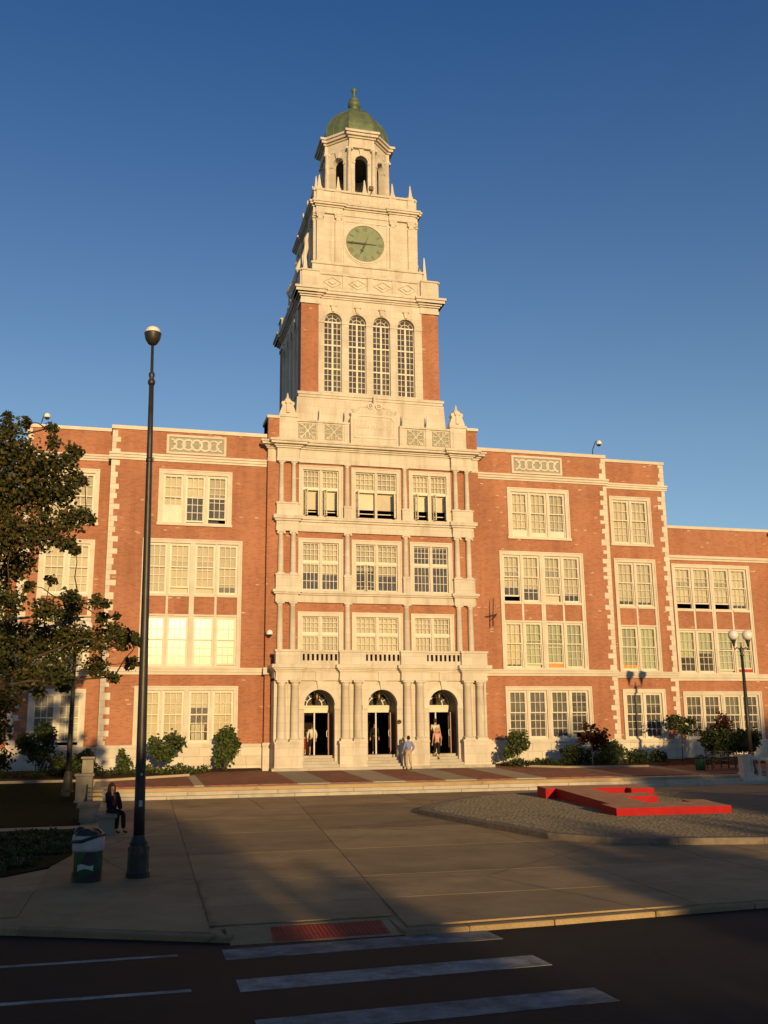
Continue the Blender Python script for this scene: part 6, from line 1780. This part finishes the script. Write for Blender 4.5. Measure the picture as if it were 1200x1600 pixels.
# ------------------------------------------------------------------ people
def skin_mesh(name, nodes, edges, m, parent, root=0, sub=1, T=None):
    me = bpy.data.meshes.new(name)
    me.from_pydata([T(n[0]) if T else n[0] for n in nodes], edges, [])
    me.materials.append(M[m])
    o = link(name, me, parent)
    o.modifiers.new('skin', 'SKIN').use_smooth_shade = True
    lay = me.skin_vertices[0] if me.skin_vertices else None
    if lay is None:
        import bmesh
        bm = bmesh.new(); bm.from_mesh(me); bm.verts.layers.skin.verify(); bm.to_mesh(me); bm.free()
        lay = me.skin_vertices[0]
    for i, n in enumerate(nodes):
        r = n[1]; lay.data[i].radius = (r, r) if not hasattr(r, '__len__') else r
        lay.data[i].use_root = (i == root)
    if sub:
        s_ = o.modifiers.new('sub', 'SUBSURF'); s_.levels = sub; s_.render_levels = sub
    return o
def person(label, loc, rot, H, P, wear, hair, hair_len=0, group=None):
    """P: joint positions for a 1.75 m figure facing +y; wear: list of (part, material)"""
    k = H / 1.75; c, s = math.cos(rot), math.sin(rot)
    T = lambda p: (loc[0] + k * (p[0] * c - p[1] * s), loc[1] + k * (p[0] * s + p[1] * c), loc[2] + k * p[2])
    t = thing('person', label, 'person', loc, group)
    J = dict(pelvis=(0, 0, .95), waist=(0, 0, 1.10), chest=(0, 0, 1.30), neckb=(0, -.01, 1.46), neck=(0, .01, 1.53), head=(0, .025, 1.62), crown=(0, .01, 1.69),
             shL=(-.18, 0, 1.42), shR=(.18, 0, 1.42), elL=(-.24, -.03, 1.14), elR=(.24, -.03, 1.14), wrL=(-.25, .07, .90), wrR=(.25, .07, .90),
             hiL=(-.09, 0, .92), hiR=(.09, 0, .92), knL=(-.10, .03, .50), knR=(.10, .03, .50), anL=(-.10, 0, .09), anR=(.10, 0, .09))
    J.update(P)
    V = lambda n: Vector(J[n])
    nodes = []; ids = {}; ed = []
    def nd(n, p, r):
        ids[n] = len(nodes); nodes.append((tuple(p), r * k)); return ids[n]
    nd('pelvis', V('pelvis'), .125); nd('waist', V('waist'), .115); nd('chest', V('chest'), .135); nd('neckb', V('neckb'), .08); nd('neck', V('neck'), .052); nd('head', V('head'), .082); nd('crown', V('crown'), .078)
    ed += [(0, 1), (1, 2), (2, 3), (3, 4), (4, 5), (5, 6)]
    # nose
    fwd = (V('head') - V('neck')); 
    face = J.get('face', (0, 1, 0)); fv = Vector(face).normalized()
    nd('nose', V('head') + fv * .098 + Vector((0, 0, -.005)), .012); ed.append((ids['head'], ids['nose']))
    for sd in 'LR':
        sh, el, wr = V('sh' + sd), V('el' + sd), V('wr' + sd)
        a = nd('sh' + sd, sh, .062); e = nd('el' + sd, el, .042); w = nd('wr' + sd, wr, .028)
        hd = (wr - el).normalized() if 'hd' + sd not in J else Vector(J['hd' + sd]).normalized()
        pm = nd('pm' + sd, wr + hd * .07, .034)
        ed += [(2, a), (a, e), (e, w), (w, pm)]
        side = hd.cross(Vector((0, 1, 0)) if abs(hd.y) < .9 else Vector((0, 0, 1))).normalized()
        cur = hd.cross(side).normalized()
        for f, (off, L) in enumerate(((-.028, .075), (-.009, .085), (.010, .080), (.027, .062))):
            p1 = wr + hd * (.07 + L * .55) + side * off * 1.15 + cur * .006; p2 = wr + hd * (.07 + L) + side * off * 1.2 + cur * .022
            i1 = nd('f1%s%d' % (sd, f), p1, .0095); i2 = nd('f2%s%d' % (sd, f), p2, .008); ed += [(pm, i1), (i1, i2)]
        i1 = nd('th' + sd, wr + hd * .05 - side * .045 + cur * .012, .011); ed.append((pm, i1))
        hi, kn, an = V('hi' + sd), V('kn' + sd), V('an' + sd)
        a = nd('hi' + sd, hi, .085); e = nd('kn' + sd, kn, .056); w = nd('an' + sd, an, .036)
        fd = Vector(J.get('ft' + sd, (0, 1, 0))).normalized()
        tt = nd('to' + sd, an + fd * .15 + Vector((0, 0, -.05)), .03)
        ed += [(0, a), (a, e), (e, w), (w, tt)]
    skin_mesh('body', nodes, ed, 'skin', t, 0, 1, T)
    def lerp(a, b, q): return tuple(Vector(J[a]).lerp(Vector(J[b]), q))
    for part, m in wear:
        n = []; e = []
        if part in ('shirt', 'coat', 'top'):
            g = .028 if part == 'coat' else .016
            low = V('pelvis') + Vector((0, 0, .02 if part != 'coat' else -.10))
            n = [(tuple(low), (.135 + g) * k), (J['waist'], (.122 + g) * k), (J['chest'], (.145 + g) * k), (tuple(V('neckb') + Vector((0, 0, -.04))), (.10 + g * .5) * k)]; e = [(0, 1), (1, 2), (2, 3)]
            for sd in 'LR':
                q = len(n); full = part != 'top'
                n += [(J['sh' + sd], (.072 + g) * k)]
                if part == 'top': n += [(lerp('sh' + sd, 'el' + sd, .55), (.058 + g) * k)]; e += [(2, q), (q, q + 1)]
                else: n += [(J['el' + sd], (.052 + g) * k), (lerp('el' + sd, 'wr' + sd, .92), (.038 + g) * k)]; e += [(2, q), (q, q + 1), (q + 1, q + 2)]
        elif part in ('trousers', 'shorts', 'cropped_trousers'):
            end = dict(trousers=1.0, shorts=.05, cropped_trousers=.62)[part]
            n = [(J['pelvis'], .150 * k), (tuple(V('pelvis') + Vector((0, 0, .08))), .138 * k)]; e = [(0, 1)]
            for sd in 'LR':
                q = len(n)
                n += [(J['hi' + sd], .102 * k), (J['kn' + sd], .078 * k), (lerp('kn' + sd, 'an' + sd, max(end * .96, .06)), (.062 if part == 'trousers' else .072) * k)]
                e += [(0, q), (q, q + 1), (q + 1, q + 2)]
        elif part == 'scarf':
            n = [(tuple(V('neckb') + fv * .06), .075 * k), (tuple(V('chest') + fv * .12), .065 * k), (tuple(V('waist') + fv * .13), .05 * k)]; e = [(0, 1), (1, 2)]
        elif part == 'shoes':
            for sd in 'LR':
                fd = Vector(J.get('ft' + sd, (0, 1, 0))).normalized(); an = V('an' + sd)
                bq = [(tuple(an + Vector((0, 0, -.02))), .046 * k), (tuple(an + fd * .07 + Vector((0, 0, -.05))), .042 * k), (tuple(an + fd * .17 + Vector((0, 0, -.058))), .034 * k)]
                skin_mesh('shoe', bq, [(0, 1), (1, 2)], m, t, 0, 1, T)
            continue
        skin_mesh(part, n, e, m, t, 0, 1, T)
    b = MB(); b.smooth = True                       # hair: a cap over the back and top of the skull, locks hanging from it
    hc = (V('head') + V('crown')) / 2 - fv * .026 + Vector((0, 0, .012))
    b.ball(T(tuple(hc)), .094 * k, .094 * k, .118 * k, 14, 10)
    if hair_len:
        sd_ = fv.cross(Vector((0, 0, 1)))
        for s_ in (-1, -.4, .4, 1):
            b.tube([T(tuple(hc + sd_ * .066 * s_ - fv * .03 * (1 - abs(s_)))), T(tuple(hc + sd_ * .085 * s_ - fv * .05 * (1.2 - abs(s_)) + Vector((0, 0, -.10)))), T(tuple(hc + sd_ * .09 * s_ - fv * .05 * (1.2 - abs(s_)) + Vector((0, 0, -.10 - hair_len))))], [.05 * k, .05 * k, .022 * k], 8)
    b.build('hair', hair, t)
    if J.get('eyes'):
        sd_ = fv.cross(Vector((0, 0, 1))).normalized()
        for s_ in (-1, 1):
            b = MB(); p = T(tuple(V('head') + fv * .076 + sd_ * .032 * s_ + Vector((0, 0, .022)))); b.smooth = True; b.ball(p, .013 * k, .013 * k, .009 * k, 8, 6); b.build('eye', 'hair_dark', t)
        b = MB(); p = T(tuple(V('head') + fv * .080 + Vector((0, 0, -.042)))); b.smooth = True; b.ball(p, .022 * k, .012 * k, .007 * k, 8, 6); b.build('mouth', 'rust', t)
    return t
# walking up to the middle pier
person('man in blue shirt and khaki trousers walking towards the middle pier', (1.0, 50.25, up(50.25)), R(8), 1.66,
       dict(knL=(-.09, .10, .50), anL=(-.08, .02, .10), knR=(.09, .02, .49), anR=(.07, -.20, .17), ftR=(0, .8, -.6), elR=(.30, -.06, 1.16), wrR=(.22, .06, .97), elL=(-.26, -.02, 1.16), wrL=(-.27, .14, .95)),
       [('shirt', 'blue_shirt'), ('trousers', 'khaki'), ('shoes', 'shoe')], 'hair_dark')
# right door
person('woman in pink top and black cropped trousers climbing the right door steps', (2.95, 51.62, 1.415), R(-4), 1.62,
       dict(knL=(-.09, .12, .55), anL=(-.09, .16, .24), knR=(.09, .0, .49), anR=(.10, -.05, .09)),
       [('top', 'pink'), ('cropped_trousers', 'black_cloth'), ('shoes', 'shoe')], 'hair_blond', .10)
person('tall man in white shirt ahead of the woman in pink', (3.12, 52.45, 1.70), R(-3), 1.80,
       dict(anL=(-.09, .16, .10), knL=(-.09, .14, .5), anR=(.10, -.14, .12), wrR=(.30, .0, .90)),
       [('top', 'white_cloth'), ('trousers', 'black_cloth'), ('shoes', 'shoe')], 'hair_brown')
# left door
person('person in loose white shirt and dark shorts going in at the left door', (-3.42, 53.35, 1.70), R(5), 1.58,
       dict(anL=(-.09, .14, .10), knL=(-.09, .12, .5), anR=(.09, -.06, .09), elL=(-.27, .02, 1.15), elR=(.27, .02, 1.15)),
       [('shirt', 'white_cloth'), ('shorts', 'black_cloth'), ('shoes', 'white_paint')], 'hair_brown')
person('person in maroon trousers beside the left door post', (-3.88, 53.5, 1.70), R(0), 1.60,
       dict(anL=(-.09, -.02, .09), anR=(.10, -.16, .14), ftR=(0, .9, -.3)),
       [('top', 'coat'), ('cropped_trousers', 'maroon'), ('shoes', 'white_paint')], 'hair_dark', .12)
person('dim figure with pale shoes standing inside the middle door', (.30, 54.6, 1.70), R(160), 1.65,
       dict(), [('shirt', 'coat'), ('trousers', 'black_cloth'), ('shoes', 'white_paint')], 'hair_dark')
# seated woman: cheek on hand, legs towards the plaza
zs = lp(30.2)
person('woman in dark coat sitting on the concrete bench with her cheek on her hand', (-13.34, 30.25, zs), R(180 + 38), 1.66,
       dict(pelvis=(0, 0, .62), waist=(0, .03, .78), chest=(.02, .06, .98), neckb=(.04, .09, 1.13), neck=(.055, .12, 1.19), head=(.085, .145, 1.27), crown=(.105, .13, 1.34), face=(.25, .95, -.1), eyes=True,
            shL=(-.15, .06, 1.09), shR=(.21, .07, 1.10), elL=(-.28, .02, .82), elR=(.25, .30, .86), wrL=(-.30, .08, .62), wrR=(.17, .26, 1.10), hdR=(-.2, -.2, 1), hdL=(0, .8, -.35),
            hiL=(-.09, .02, .60), hiR=(.09, .02, .60), knL=(-.10, .46, .56), knR=(.10, .46, .56), anL=(-.08, .52, .10), anR=(.12, .44, .10)),
       [('coat', 'coat'), ('trousers', 'black_cloth'), ('scarf', 'rust'), ('shoes', 'shoe')], 'hair_brown', .16)
